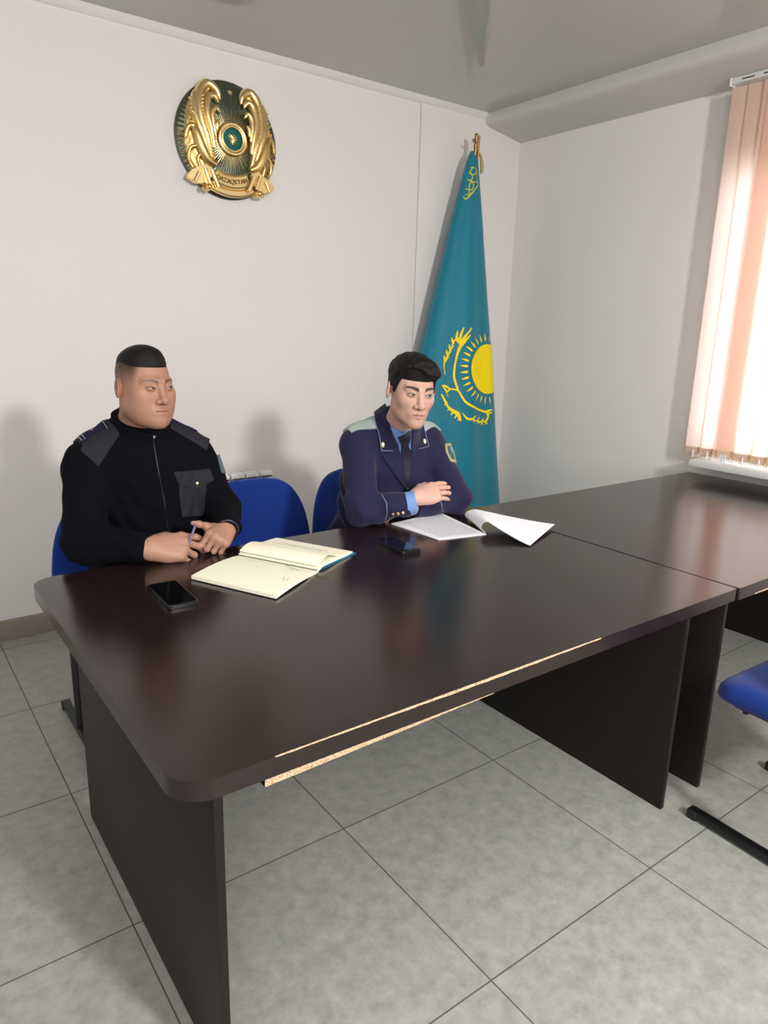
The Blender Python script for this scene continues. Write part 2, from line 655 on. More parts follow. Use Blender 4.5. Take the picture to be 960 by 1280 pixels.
def surface_nets(fn, lo, hi, h, fix=True):
    lo = np.asarray(lo, float)
    hi = np.asarray(hi, float)
    B = 8
    nb = np.ceil((hi - lo) / h / B).astype(int)
    n = nb * B
    idx = np.stack(np.meshgrid(*[np.arange(k) for k in nb], indexing='ij'), -1).reshape(-1, 3)
    cen = lo + (idx * B + (B - 1) / 2) * h
    dc = np.concatenate([fn(c) for c in np.array_split(cen, max(1, len(cen) // 200000))])
    act = np.abs(dc) < h * B * 1.25
    sg = np.where(dc.reshape(nb) > 0, 1.0, -1.0).astype(np.float32)
    F = np.repeat(np.repeat(np.repeat(sg, B, 0), B, 1), B, 2)
    V6 = F.reshape(nb[0], B, nb[1], B, nb[2], B).transpose(0, 2, 4, 1, 3, 5)
    off = np.stack(np.meshgrid(*[np.arange(B)] * 3, indexing='ij'), -1).reshape(-1, 3) * h
    ai = idx[act]
    for ch in np.array_split(ai, max(1, len(ai) // 600)):
        pts = (lo + ch * B * h)[:, None, :] + off[None]
        v = fn(pts.reshape(-1, 3)).reshape(len(ch), B, B, B)
        V6[ch[:, 0], ch[:, 1], ch[:, 2]] = v
    ins = F < 0
    s = np.zeros(tuple(n - 1), np.int8)
    for i in (0, 1):
        for j in (0, 1):
            for k in (0, 1):
                s += ins[i:n[0] - 1 + i, j:n[1] - 1 + j, k:n[2] - 1 + k]
    cells = np.argwhere((s > 0) & (s < 8))
    dims = n - 1
    lid = (cells[:, 0] * dims[1] + cells[:, 1]) * dims[2] + cells[:, 2]
    acc = np.zeros((len(cells), 3))
    cnt = np.zeros(len(cells))
    for ax in range(3):
        o1, o2 = [a for a in range(3) if a != ax]
        for u in (0, 1):
            for w in (0, 1):
                a = cells.copy()
                a[:, o1] += u
                a[:, o2] += w
                b = a.copy()
                b[:, ax] += 1
                fa = F[a[:, 0], a[:, 1], a[:, 2]].astype(float)
                fb = F[b[:, 0], b[:, 1], b[:, 2]].astype(float)
                cr = (fa < 0) != (fb < 0)
                t = np.where(cr, fa / np.where(cr, fa - fb, 1), 0)
                p = a.astype(float)
                p[:, ax] += t
                acc[cr] += p[cr]
                cnt += cr
    V = lo + acc / cnt[:, None] * h
    faces = []
    for ax in range(3):
        o1, o2 = [(1, 2), (2, 0), (0, 1)][ax]
        sl_a = [slice(None)] * 3
        sl_b = [slice(None)] * 3
        sl_a[ax] = slice(0, -1)
        sl_b[ax] = slice(1, None)
        A = ins[tuple(sl_a)]
        Bm = ins[tuple(sl_b)]
        e = np.argwhere(A != Bm)
        ok = (e[:, o1] > 0) & (e[:, o2] > 0) & (e[:, o1] < dims[o1]) & (e[:, o2] < dims[o2])
        e = e[ok]
        up = A[e[:, 0], e[:, 1], e[:, 2]]
        q = []
        for du, dw in ((-1, -1), (0, -1), (0, 0), (-1, 0)):
            c = e.copy()
            c[:, o1] += du
            c[:, o2] += dw
            l = (c[:, 0] * dims[1] + c[:, 1]) * dims[2] + c[:, 2]
            q.append(np.searchsorted(lid, l))
        q = np.stack(q, 1)
        q[~up] = q[~up][:, ::-1]
        faces.append(q)
    faces = np.concatenate(faces)
    if fix:
        for _ in range(1):
            d = fn(V)
            g = grad(fn, V)
            gl = np.linalg.norm(g, axis=1) + 1e-6
            V = V - (g / gl[:, None]) * np.clip(d / gl, -0.5 * h, 0.5 * h)[:, None]
    return V, faces


def refine(V, F, sel):
    """split the chosen quads in four"""
    V, F = np.asarray(V), np.asarray(F)
    S = F[sel]
    E = np.stack([np.sort(S[:, [i, (i + 1) % 4]], 1) for i in range(4)], 1)
    u, inv = np.unique(E.reshape(-1, 2), axis=0, return_inverse=True)
    mid = (V[u[:, 0]] + V[u[:, 1]]) / 2
    inv = inv.reshape(-1, 4) + len(V)
    cen = V[S].mean(1)
    ci = len(V) + len(mid) + np.arange(len(S))
    new = [np.stack([S[:, i], inv[:, i], ci, inv[:, i - 1]], 1) for i in range(4)]
    return np.concatenate([V, mid, cen]), np.concatenate([F[~sel]] + new)


def np_mesh(name, V, F, m, parent=None, origin=(0, 0, 0), colors=None):
    me = bpy.data.meshes.new(name)
    V = np.asarray(V, np.float32) - np.asarray(origin, np.float32)
    me.vertices.add(len(V))
    me.vertices.foreach_set('co', V.ravel())
    me.loops.add(len(F) * 4)
    me.polygons.add(len(F))
    me.polygons.foreach_set('loop_start', np.arange(0, len(F) * 4, 4, dtype=np.int32))
    me.polygons.foreach_set('loop_total', np.full(len(F), 4, dtype=np.int32))
    me.loops.foreach_set('vertex_index', np.asarray(F, np.int32).ravel())
    me.update(calc_edges=True)
    me.validate()
    me.polygons.foreach_set('use_smooth', np.ones(len(me.polygons), dtype=bool))
    if colors is not None:
        at = me.attributes.new('tint', 'FLOAT_COLOR', 'POINT')
        c = np.ones((len(V), 4), np.float32)
        c[:, :3] = colors
        at.data.foreach_set('color', c.ravel())
    me.materials.append(m)
    o = bpy.data.objects.new(name, me)
    COL.objects.link(o)
    if parent:
        o.parent = parent
    return o


def sdf_obj(name, fn, lo, hi, h, m, parent=None, origin=(0, 0, 0)):
    V, F = surface_nets(fn, lo, hi, h)
    return np_mesh(name, V, F, m, parent, origin)


def sight(p):
    """viewing line of the photograph through a pixel (survey helper)"""
    p = np.asarray(p, float)
    d = C_F + ((p[:, 0] - 480) / FOC)[:, None] * C_R - ((p[:, 1] - 640) / FOC)[:, None] * C_U
    d /= np.linalg.norm(d, axis=1)[:, None]
    return np.repeat(CAM[None], len(p), 0), d


def from_above(p):
    p = np.asarray(p, float)
    o = np.column_stack([p, np.full(len(p), 1.6)])
    return o, np.tile([0, 0, -1.0], (len(p), 1))


def from_front(p):
    p = np.asarray(p, float)
    o = np.column_stack([p[:, 0], np.full(len(p), -0.1), p[:, 1]])
    return o, np.tile([0, 1.0, 0], (len(p), 1))


def trace(fn, o, d, tmax=4.0):
    t = np.zeros(len(o))
    best = np.full(len(o), 1e9)
    bt = t.copy()
    for _ in range(140):
        v = fn(o + d * t[:, None])
        b = v < best
        best[b] = v[b]
        bt[b] = t[b]
        t = np.where(best < 1e-4, bt, t + np.clip(v * 0.75, 2e-4, 0.2))
        t = np.minimum(t, tmax)
    P = o + d * bt[:, None]
    return P


def resample(p, n):
    p = np.asarray(p, float)
    s = np.concatenate([[0], np.cumsum(np.linalg.norm(np.diff(p, axis=0), axis=1))])
    t = np.linspace(0, s[-1], n)
    return np.column_stack([np.interp(t, s, p[:, a]) for a in range(p.shape[1])])


def patch(name, fn, Lp, Rp, m, parent, origin, off=0.002, n=24, k=10, mode=sight, under=0.004, smoothing=0):
    """cloth piece between two edge lines laid on the surface fn"""
    A, Bq = resample(Lp, n), resample(Rp, n)
    w = np.linspace(0, 1, k)
    G = (A[:, None, :] * (1 - w)[None, :, None] + Bq[:, None, :] * w[None, :, None]).reshape(-1, A.shape[1])
    o, d = mode(G)
    P = trace(fn, o, d)
    if smoothing:
        Q = P.reshape(n, k, 3)
        for _ in range(smoothing):
            R = Q.copy()
            R[1:-1] = (Q[:-2] + 2 * Q[1:-1] + Q[2:]) / 4
            R[:, 1:-1] = (R[:, :-2] + 2 * R[:, 1:-1] + R[:, 2:]) / 4
            Q = R
        P = Q.reshape(-1, 3)
    N = grad(fn, P, 2e-3)
    N /= np.linalg.norm(N, axis=1)[:, None] + 1e-9
    top = P + N * off
    bot = P - N * under
    V = np.concatenate([top, bot]) - np.asarray(origin)
    F = []
    m0 = n * k
    for i in range(n - 1):
        for j in range(k - 1):
            a, b, c, e = i * k + j, i * k + j + 1, (i + 1) * k + j + 1, (i + 1) * k + j
            F.append((a, b, c, e))
            F.append((m0 + e, m0 + c, m0 + b, m0 + a))
    ring = [j for j in range(k)] + [i * k + k - 1 for i in range(1, n)] + \
           [(n - 1) * k + j for j in range(k - 2, -1, -1)] + [i * k for i in range(n - 2, 0, -1)]
    for a, b in zip(ring, ring[1:] + ring[:1]):
        F.append((b, a, m0 + a, m0 + b))
    g = Geo()
    g.V, g.F = [tuple(v) for v in V], F
    return g.build(name, m, parent, angle=math.radians(60))


def cord(name, fn, pts, r, m, parent, origin, off=0.002, n=30, mode=sight):
    G = resample(pts, n)
    o, d = mode(G)
    P = trace(fn, o, d)
    N = grad(fn, P, 2e-3)
    N /= np.linalg.norm(N, axis=1)[:, None] + 1e-9
    g = Geo().tube(P + N * off - np.asarray(origin), r, 6)
    return g.build(name, m, parent)


def stud(name, fn, px, r, m, parent, origin, mode=sight, flat=0.45, shape=None, off=.004):
    o, d = mode(np.array([px], float))
    P = trace(fn, o, d)
    N = grad(fn, P, 2e-3)[0]
    N /= np.linalg.norm(N)
    q = Vector(N).to_track_quat('Z', 'Y').to_matrix()
    bm = bmesh.new()
    bmesh.ops.create_uvsphere(bm, u_segments=14, v_segments=8, radius=r)
    for v in bm.verts:
        c = v.co.copy()
        if shape == 'shield':
            c.x *= 0.8 + 0.35 * (c.y / r) * 0.5
            c.y *= 1.25
        c.z *= flat
        v.co = q @ c + Vector(P[0] + N * off) - Vector(origin)
    return obj_bm(name, bm, m, parent, True)


# ------------------------------------------------------------------ the room
XW, YW, ZC = 2.484, 1.902, 2.625
X_L, Y_R = -3.4, -4.1
struct(box('floor', (X_L, XW + .12, Y_R, YW + .12, -0.06, 0.0), FLOOR))
struct(box('ceiling', (X_L, XW + .12, Y_R, YW + .12, ZC, ZC + 0.06), CEIL))
struct(box('wall_back', (X_L - .1, XW + .12, YW, YW + .12, 0, ZC), WALL))
# plasterboard strip of the back wall beside the corner, a shade forward of the rest
struct(box('trim_1', (1.706, XW, YW - .006, YW + .02, 0, ZC - .03), WALL, bev=0.002))
struct(box('trim_2', (1.7015, 1.7055, YW - .0015, YW + .02, 0.09, ZC - .03), mat('seam_shadow_gap', (188, 184, 178), 0.9)))
struct(box('wall_left', (X_L - .1, X_L, Y_R, YW, 0, ZC), WALL))
struct(box('wall_front', (X_L - .1, XW + .12, Y_R - .1, Y_R, 0, ZC), WALL))
# window wall with its opening
WY0, WY1, WZ0, WZ1 = -1.25, 0.53, 0.80, 2.18
bm = bmesh.new()
add_box(bm, XW, XW + .14, WY1, YW + .12, 0, ZC)
add_box(bm, XW, XW + .14, Y_R - .1, WY0, 0, ZC)
add_box(bm, XW, XW + .14, WY0, WY1, 0, WZ0)
add_box(bm, XW, XW + .14, WY0, WY1, WZ1, ZC)
struct(obj_bm('wall_right', bm, WALL_S))
# boxed soffit along the window wall with a rounded lip
sof = [(XW, 2.515), (2.23, 2.555), (2.20, 2.562), (2.186, 2.576), (2.182, 2.595), (2.186, ZC), (XW, ZC)]
bm = bmesh.new()
a = [bm.verts.new((x, Y_R, z)) for x, z in sof]
b = [bm.verts.new((x, YW, z)) for x, z in sof]
bm.faces.new(a)
bm.faces.new(b[::-1])
for i in range(len(sof)):
    j = (i + 1) % len(sof)
    bm.faces.new((a[i], b[i], b[j], a[j]))
struct(obj_bm('trim_3', bm, mat('painted_soffit', (205, 203, 198), 0.6), smooth=True, angle=math.radians(50)))
# cornice along the back wall
cor = [(YW, ZC - .034), (YW - .007, ZC - .032), (YW - .014, ZC - .018), (YW - .024, ZC - .008), (YW - .028, ZC), (YW, ZC)]
bm = bmesh.new()
a = [bm.verts.new((X_L, y, z)) for y, z in cor]
b = [bm.verts.new((2.186, y, z)) for y, z in cor]
bm.faces.new(a)
bm.faces.new(b[::-1])
for i in range(len(cor)):
    j = (i + 1) % len(cor)
    bm.faces.new((a[i], b[i], b[j], a[j]))
struct(obj_bm('trim_4', bm, CORN, smooth=True, angle=math.radians(60)))
struct(box('baseboard_back', (X_L, XW, YW - .011, YW, 0, 0.094), BASE, bev=0.003))
struct(box('baseboard_right', (XW - .011, XW, Y_R, YW - .011, 0, 0.094), BASE, bev=0.003))
struct(box('baseboard_left', (X_L, X_L + .011, Y_R, YW - .011, 0, 0.094), BASE, bev=0.003))

# window with frame, mullions and panes
win = struct(empty('window_1', (XW + .09, 0, WZ0)))
bm = bmesh.new()
hgt = WZ1 - WZ0
for y0, y1, z0, z1 in ((WY0, WY1, 0, .06), (WY0, WY1, hgt - .06, hgt), (WY0, WY0 + .06, .06, hgt - .06),
                       (WY1 - .06, WY1, .06, hgt - .06), (-.46, -.38, .06, hgt - .06)):
    add_box(bm, -.03, .03, y0, y1, z0, z1, 0.004)
obj_bm('window_frame', bm, WHITE, win, True, angle=math.radians(40))
for y0, y1 in ((WY0 + .06, -.46), (-.38, WY1 - .06)):
    box('window_pane', (-.004, .004, y0, y1, .06, hgt - .06), GLASS, win)
struct(box('trim_5', (2.325, XW + .10, -1.45, 0.445, 0.776, 0.812), WHITE, bev=0.006))   # window sill

# ------------------------------------------------------------------ vertical blind
blind = tag(empty('vertical_blind', (2.40, 0, 0)), 'peach vertical fabric blind hanging before the window on the right', 'blind')
bm = bmesh.new()
add_box(bm, -.022, .022, -1.5, .515, 2.503, 2.530, .003)
hr = obj_bm('headrail', bm, WHITE, blind, True, angle=math.radians(40))
bm = bmesh.new()
for i in range(21):
    y = .47 - i * .095
    add_box(bm, -.0235, -.0215, y - .06, y - .005, 2.513, 2.518)
split(obj_bm('track_slot', bm, BLACKP, hr))
bm = bmesh.new()
add_box(bm, -.024, .024, .515, .523, 2.498, 2.532, .002)
obj_bm('end_cap', bm, WHITE, hr)
angs = [10, 12, 16, 14, 18, 16, 12, 16, 14, 18, 15, 20, 22, 18, 16, 20, 24, 18, 14, 20, 22, 18, 16, 20, 24]
ys = [.468, .392, .322, .312, .300, .214, .136, .058, -.020, -.098]
while ys[-1] > -1.4:
    ys.append(ys[-1] - .078)
for i, y in enumerate(ys):
    th = math.radians(angs[i % len(angs)])
    ux, uy = -math.sin(th), math.cos(th)      # direction across the slat
    V, F = [], []
    NZ = 14
    for k in range(NZ + 1):
        z = .832 + (2.492 - .832) * k / NZ
        for j in range(7):
            s = (j / 6 - .5) * .089
            c = .004 * (1 - (2 * j / 6 - 1) ** 2)
            V.append((ux * s - uy * c, uy * s + ux * c + y, z))
    for k in range(NZ):
        for j in range(6):
            a0 = k * 7 + j
            F.append((a0, a0 + 1, a0 + 8, a0 + 7))
    sl = obj('slat', V, F, PEACH, blind, True)
    bm = bmesh.new()
    add_box(bm, -.003, .003, -.044, .044, .828, .866, .001)
    for v in bm.verts:
        s, c = v.co.y, v.co.x - .002
        v.co.x, v.co.y = ux * s - uy * c, uy * s + ux * c + y
    obj_bm('hem_weight', bm, PEACHD, sl)
g = Geo()
for i in range(len(ys) - 1):
    y0, y1 = ys[i] - .03, ys[i + 1] + .03
    pts = [(-.012, y0 + (y1 - y0) * t, .838 - .016 * math.sin(PI * t)) for t in np.linspace(0, 1, 7)]
    g.tube(pts, .0016, 5)
    g.tube([(-.008, ys[i], .812), (-.008, ys[i], .85)], .004, 6)
split(g.build('bead_chain', WHITE, blind))

# ------------------------------------------------------------------ radiator
rad = tag(empty('radiator', (0.400, YW - .075, 0)), 'white sectional radiator on the back wall, its top showing behind the blue chairs', 'radiator')
for i in range(8):
    x = -.28 + i * .08
    bm = bmesh.new()
    add_box(bm, x - .036, x + .036, -.048, -.036, .10, .655, .004)
    add_box(bm, x - .012, x + .012, -.036, .036, .12, .62, .003)
    add_box(bm, x - .036, x + .036, .026, .036, .12, .62, .003)
    for k in range(6):      # rounded crown of the section
        t0 = k / 6
        add_box(bm, x - .036, x + .036, -.048 + .014 * k, -.048 + .014 * (k + 1.05), .640, .655 + .020 * math.sin(PI * min(1, .25 + t0)), .003)
    obj_bm('section', bm, RAD, rad, True, angle=math.radians(40))
g = Geo()
for z in (.14, .60):
    g.tube([(-.32, 0, z), (.318, 0, z)], .016, 12)
split(g.build('header_pipe', RADD, rad))
g = Geo()
for x in (-.2, .2):
    g.tube([(x, .03, .57), (x, .074, .57)], .008, 8)
split(g.build('wall_bracket', RADD, rad))
g = Geo().tube([(.32, 0, .14), (.40, 0, .14), (.42, 0, .12), (.42, 0, .0)], .012, 10)
g.build('supply_pipe', RAD, rad)


# ------------------------------------------------------------------ wall emblem
def build_emblem():
    R = .250
    root = tag(empty('national_emblem', (.559, YW, 2.218)),
               'round gold and dark green state emblem with winged horses high on the white wall', 'emblem')
    # backplate: shallow dome with radial rays pressed in
    NR, NT = 26, 288
    V, F = [], []

    def dome(r):
        return -.012 - .045 * (1 - r * r) ** 0.8
    for i in range(NR + 1):
        r = i / NR
        for j in range(NT):
            t = 2 * PI * j / NT
            ridge = -.0022 * (0.5 + 0.5 * math.cos(72 * t)) * min(1, max(0, (r - .24) / .1)) * (1 if r < .97 else 0)
            V.append((R * r * math.cos(t), dome(r) + ridge, R * r * math.sin(t)))
    for i in range(NR):
        for j in range(NT):
            j2 = (j + 1) % NT
            F.append((i * NT + j, i * NT + j2, (i + 1) * NT + j2, (i + 1) * NT + j))
    b0 = len(V)
    for j in range(NT):
        t = 2 * PI * j / NT
        V.append((R * math.cos(t), 0, R * math.sin(t)))
    for j in range(NT):
        j2 = (j + 1) % NT
        F.append((NR * NT + j, NR * NT + j2, b0 + j2, b0 + j))
    obj('backplate', V, F, GREENM, root, True, angle=math.radians(35))

    def P_on_dome(a, b, lift=0.0):
        r = min(1.0, math.hypot(a, b))
        return (a * R, dome(r) - lift, b * R)
    P = P_on_dome
    # fine gold rays
    g = Geo()
    for j in range(72):
        t = 2 * PI * (j + .5) / 72
        if -2.55 < math.atan2(math.sin(t), math.cos(t)) < -.6 and False:
            continue
        L = .52 if j % 2 else .44
        g.tube([P(.29 * math.cos(t), .29 * math.sin(t), .003), P(L * math.cos(t), L * math.sin(t), .001)], [.0022, .0006], 5)
    split(g.build('gold_ray', GOLD, root))
    # centre: ring, enamel, cross-barred star
    g = Geo()
    for rr, th, lf in ((.25, .0105, .012), (.205, .005, .016)):
        pts = [(rr * R * math.cos(t), dome(rr) - lf, rr * R * math.sin(t)) for t in np.linspace(0, 2 * PI, 49)]
        g.tube(pts, th, 10)
    split(g.build('centre_ring', GOLD, root))
    V = [(.20 * R * math.cos(t), dome(.2) - .008, .20 * R * math.sin(t)) for t in np.linspace(0, 2 * PI, 40, endpoint=False)]
    bm = bmesh.new()
    lo_ = [bm.verts.new(v) for v in V]
    hi_ = [bm.verts.new((v[0], v[1] + .006, v[2])) for v in V]
    bm.faces.new(lo_)
    bm.faces.new(hi_[::-1])
    for i in range(40):
        bm.faces.new((lo_[i], hi_[i], hi_[(i + 1) % 40], lo_[(i + 1) % 40]))
    obj_bm('centre_enamel', bm, TEALM, root)
    g = Geo()
    y = dome(.2) - .011
    for t in np.arange(6) * PI / 6:
        g.tube([(-.10 * R * math.cos(t), y, -.10 * R * math.sin(t)), (0, y - .003, 0), (.10 * R * math.cos(t), y, .10 * R * math.sin(t))], [.0012, .006, .0012], 6)
    g.ball((0, y, 0), .010, 10, (1, .5, 1))
    g.build('centre_star', GOLD, root)
    # small star at the top
    g = Geo()
    for k in range(5):
        t = PI / 2 + k * 2 * PI / 5
        c = P(.03, .80, .004)
        g.tube([c, (c[0] + .013 * math.cos(t), c[1], c[2] + .013 * math.sin(t))], [.0045, .001], 6)
    g.build('small_star', GOLD, root)
    # wings and horses on both sides
    for sgn in (-1, 1):
        # gilded relief ground under wing and horse
        inn = spline([(.36, -.50), (.37, -.15), (.38, .15), (.44, .45), (.42, .66), (.28, .80)], 40)
        outr = spline([(.62, -.66), (.80, -.40), (.86, -.05), (.82, .35), (.66, .68), (.42, .88)], 40)
        m_ = min(len(inn), len(outr))
        V, F = [], []
        for i in range(m_):
            for k in range(19):
                w_ = k / 18
                a, b_ = inn[i] * (1 - w_) + outr[i] * w_
                bump = .003 * math.sin(w_ * 22 + .5 * i) * math.sin(.8 * i) + .012 * math.sin(PI * w_) ** .5
                V.append(P(sgn * a, b_, bump))
        for i in range(m_ - 1):
            for k in range(18):
                F.append((i * 19 + k, i * 19 + k + 1, (i + 1) * 19 + k + 1, (i + 1) * 19 + k))
        gd = Geo()
        gd.V, gd.F = V, F
        gd.build('wing_ground', GOLDD, root, angle=math.radians(80))
        wing = Geo()
        for k, (p, r0) in enumerate((
                ([(.40, -.42), (.50, -.05), (.62, .30), (.60, .68), (.44, .86), (.27, .78), (.21, .62)], .024),
                ([(.47, -.38), (.60, -.02), (.70, .26), (.71, .58), (.61, .75)], .020),
                ([(.38, -.20), (.44, .10), (.50, .36), (.46, .60), (.34, .66), (.26, .56)], .019),
                ([(.36, .0), (.40, .20), (.40, .38), (.32, .46), (.25, .38)], .014),
                ([(.33, .08), (.33, .20), (.28, .27)], .010))):
            q = spline([P(sgn * a * .95, b_, .013 + .003 * k) for a, b_ in p], 28)
            n = len(q)
            w = np.array([math.sin(PI * (.12 + .80 * i / (n - 1))) ** .6 for i in range(n)])
            w[-4:] *= np.array([1.0, .95, .8, .55])
            wing.tube(q, r0 * w * 1.15, 10, .8)
        split(wing.build('wing_feather', GOLD, root))
        bead = Geo()
        q = spline([P(sgn * a * .95, b_, .037) for a, b_ in [(.42, -.36), (.50, -.05), (.60, .26), (.57, .62)]], 20)
        for p in q:
            bead.ball(p, .0058, 8)
        split(bead.build('gold_bead', GOLD, root))
        hs = Geo()

        def P(a, b, lift=0.0):
            return P_on_dome(a * .97, b, lift + .009)
        # body, neck, head, foreleg, hind part of the horse
        hs.tube(spline([P(sgn * a, b_, .016) for a, b_ in [(.34, -.48), (.50, -.40), (.62, -.22), (.70, .0), (.78, .12)]], 20), [.012 + .012 * math.sin(PI * i / 20) for i in range(21)], 10)
        hs.tube(spline([P(sgn * a, b_, .018) for a, b_ in [(.74, .10), (.82, .10), (.88, .0), (.90, -.10)]], 12), [.014, .015, .015, .014, .012, .011, .010, .009, .009, .008, .008, .007, .006], 8)
        hs.tube(spline([P(sgn * a, b_, .014) for a, b_ in [(.64, -.2), (.80, -.24), (.84, -.42), (.76, -.56)]], 12), [.011, .011, .010, .009, .009, .008, .008, .008, .007, .007, .006, .006, .008], 8)
        hs.tube(spline([P(sgn * a, b_, .014) for a, b_ in [(.58, -.3), (.68, -.40), (.64, -.56), (.70, -.66)]], 12), [.010, .010, .009, .009, .008, .008, .008, .007, .007, .007, .006, .006, .007], 8)
        for a, b_ in ((.77, .20), (.82, .19)):
            hs.ball(P(sgn * a, b_, .020), .007, 8, (.6, .8, 1.5))
        q = spline([P(sgn * a, b_, .022) for a, b_ in [(.66, .05), (.72, .30), (.84, .36)]], 12)
        hs.tube(q, [.008] * 10 + [.006, .004, .002][:len(q) - 10], 8)
        hs.build('horse', GOLDD, root)
        # curled mane between wing and rim
        mn = Geo()
        for k in range(7):
            b_ = .06 + k * .075
            mn.tube(spline([P(sgn * (.66 + .005 * k), b_, .01), P(sgn * .78, b_ + .05, .016), P(sgn * .84 * (1 - .03 * k), b_ + .01, .01)], 8),
                    [.004, .007, .008, .008, .008, .007, .006, .005, .003][:9], 6)
        split(mn.build('mane_curl', GOLD, root))
        P = P_on_dome
        # zigzag border
        z = Geo()
        q = []
        for k in range(15):
            t = PI - .05 + k * .052 if sgn < 0 else .05 - k * .052
            rr = .965 if k % 2 else .865
            q.append(P(rr * math.cos(t), rr * math.sin(t), .004))
        z.tube(q, .0055, 6)
        z.build('zigzag_border', GOLD, root)
    # ribbon
    NTT = 40
    bm = bmesh.new()

    def band(r0, r1, a0, a1, lift, th=.012):
        rows = []
        for i in range(NTT + 1):
            t = a0 + (a1 - a0) * i / NTT
            c, s = math.cos(t), math.sin(t)
            yy = -.038 - lift
            rows.append([bm.verts.new((r * R * c, y_, r * R * s - .0)) for r, y_ in ((r0, yy), (r1, yy - .004), (r1, yy + th), (r0, yy + th))])
        for i in range(NTT):
            for k in range(4):
                k2 = (k + 1) % 4
                bm.faces.new((rows[i][k], rows[i][k2], rows[i + 1][k2], rows[i + 1][k]))
        bm.faces.new(rows[0])
        bm.faces.new(rows[-1][::-1])
    rd = math.radians
    band(.62, .97, rd(242), rd(298), .012)
    obj_bm('ribbon', bm, GOLD, root, True, angle=rd(40))
    bm = bmesh.new()
    band(.60, .63, rd(242), rd(298), .020)
    band(.80, .83, rd(242), rd(298), .020)
    band(.85, .87, rd(246), rd(294), .018)
    band(.95, .985, rd(242), rd(298), .020)
    split(obj_bm('ribbon_rim', bm, GOLD, root, True, angle=rd(40)))
    for s in (-1, 1):
        bm = bmesh.new()
        prof = [(.36, -.56), (.50, -.46), (.80, -.62), (.88, -.74), (.72, -.82), (.48, -.82)]
        f = [bm.verts.new((s * a * R, -.060, b_ * R)) for a, b_ in prof]
        k_ = [bm.verts.new((s * a * R, -.030, b_ * R)) for a, b_ in prof]
        bm.faces.new(f)
        bm.faces.new(k_[::-1])
        for i in range(6):
            bm.faces.new((f[i], k_[i], k_[(i + 1) % 6], f[(i + 1) % 6]))
        bmesh.ops.bevel(bm, geom=bm.edges[:], offset=.003, segments=2, affect='EDGES')
        obj_bm('ribbon_end', bm, GOLD, root, True, angle=rd(35))
        g = Geo()
        for (a0, b0, a1, b1, r) in ((.42, -.58, .30, -.84, .012), (.55, -.56, .46, -.80, .009), (.66, -.64, .74, -.80, .008)):
            g.tube([(s * a0 * R, -.066, b0 * R), (s * a1 * R, -.066, b1 * R)], r, 10)
        split(g.build('ribbon_fold', GOLD, root))
        g = Geo()
        g.tube([(s * .50 * R, -.035, -.87 * R), (s * .50 * R, -.080, -.87 * R)], [.018, .015], 14)
        g.ball((s * .50 * R, -.080, -.87 * R), .013, 12)
        g.tube([(s * .55 * R, -.06, -.82 * R), (s * .60 * R, -.07, -.91 * R)], .009, 10)
        g.build('scroll_knob', GOLDD, root)
    # raised lettering
    word = 'QAZAQSTAN'
    for i, ch in enumerate(word):
        t = rd(270 + (i - 4) * 5.6)
        cu = bpy.data.curves.new('letter', 'FONT')
        cu.body = ch
        cu.size = .027
        cu.extrude = .003
        cu.align_x = 'CENTER'
        cu.align_y = 'CENTER'
        tmp = bpy.data.objects.new('letter_tmp', cu)
        COL.objects.link(tmp)
        dg = bpy.context.evaluated_depsgraph_get()
        me = bpy.data.meshes.new_from_object(tmp.evaluated_get(dg))
        bpy.data.objects.remove(tmp)
        rot = t - rd(270)
        for v in me.vertices:
            x, y_, z_ = v.co
            lx, lz = x * math.cos(rot) - y_ * math.sin(rot), x * math.sin(rot) + y_ * math.cos(rot)
            v.co = (.715 * R * math.cos(t) + lx, -.0535 - z_, .715 * R * math.sin(t) + lz)
        me.materials.clear()
        me.materials.append(mat('dark_gold_letter', (120, 92, 46), 0.4, 0.8))
        o = bpy.data.objects.new('letter', me)
        COL.objects.link(o)
        o.parent = root
    return root


build_emblem()

# ------------------------------------------------------------------ flag on its pole
FZ = np.array([.28, .32, .75, 1.232, 1.559, 2.04, 2.30, 2.372])
FR = np.array([2.327, 2.323, 2.262, 2.197, 2.140, 2.066, 2.022, 2.010])
FL = np.array([1.42, 1.43, 1.535, 1.648, 1.733, 1.860, 1.934, 1.966])


def flag_pt(x, z, lift=0.0):
    xl, xr = np.interp(z, FZ, FL), np.interp(z, FZ, FR)
    u = min(max((x - xl) / (xr - xl), 0.004), 0.996)
    w = xr - xl
    y = 1.765 - 0.26 * w * math.sqrt(max(0, 1 - (2 * u - 1) ** 2)) ** 1.0
    y += w * (.018 * math.sin(9 * u + .8) + .010 * math.sin(17 * u + 2.0 + z)) * min(1, 4 * u * (1 - u) + .2)
    return (xl + u * w, y - lift, z)


flag = tag(empty('flag', (2.0, 1.76, 0)), 'teal flag with yellow sun and eagle draped down its pole in the corner', 'flag')
FO = np.array([2.0, 1.76, 0])
NZ, NU = 70, 60
V, F = [], []
for i in range(NZ + 1):
    z = .28 + (2.372 - .28) * i / NZ
    xl, xr = np.interp(z, FZ, FL), np.interp(z, FZ, FR)
    for j in range(NU):
        u = 0.5 - 0.5 * math.cos(PI * j / (NU - 1))
        V.append(np.array(flag_pt(xl + u * (xr - xl), z)) - FO)
    for j in range(NU):         # rear of the draped cloth
        u = 0.5 + 0.5 * math.cos(PI * j / (NU - 1))
        x, w = xl + u * (xr - xl), xr - xl
        V.append(np.array((x, min(1.87, 1.775 + .10 * w * math.sqrt(max(0, 1 - (2 * u - 1) ** 2))), z)) - FO)
K = 2 * NU
for i in range(NZ):
    for j in range(K):
        j2 = (j + 1) % K
        F.append((i * K + j, i * K + j2, (i + 1) * K + j2, (i + 1) * K + j))
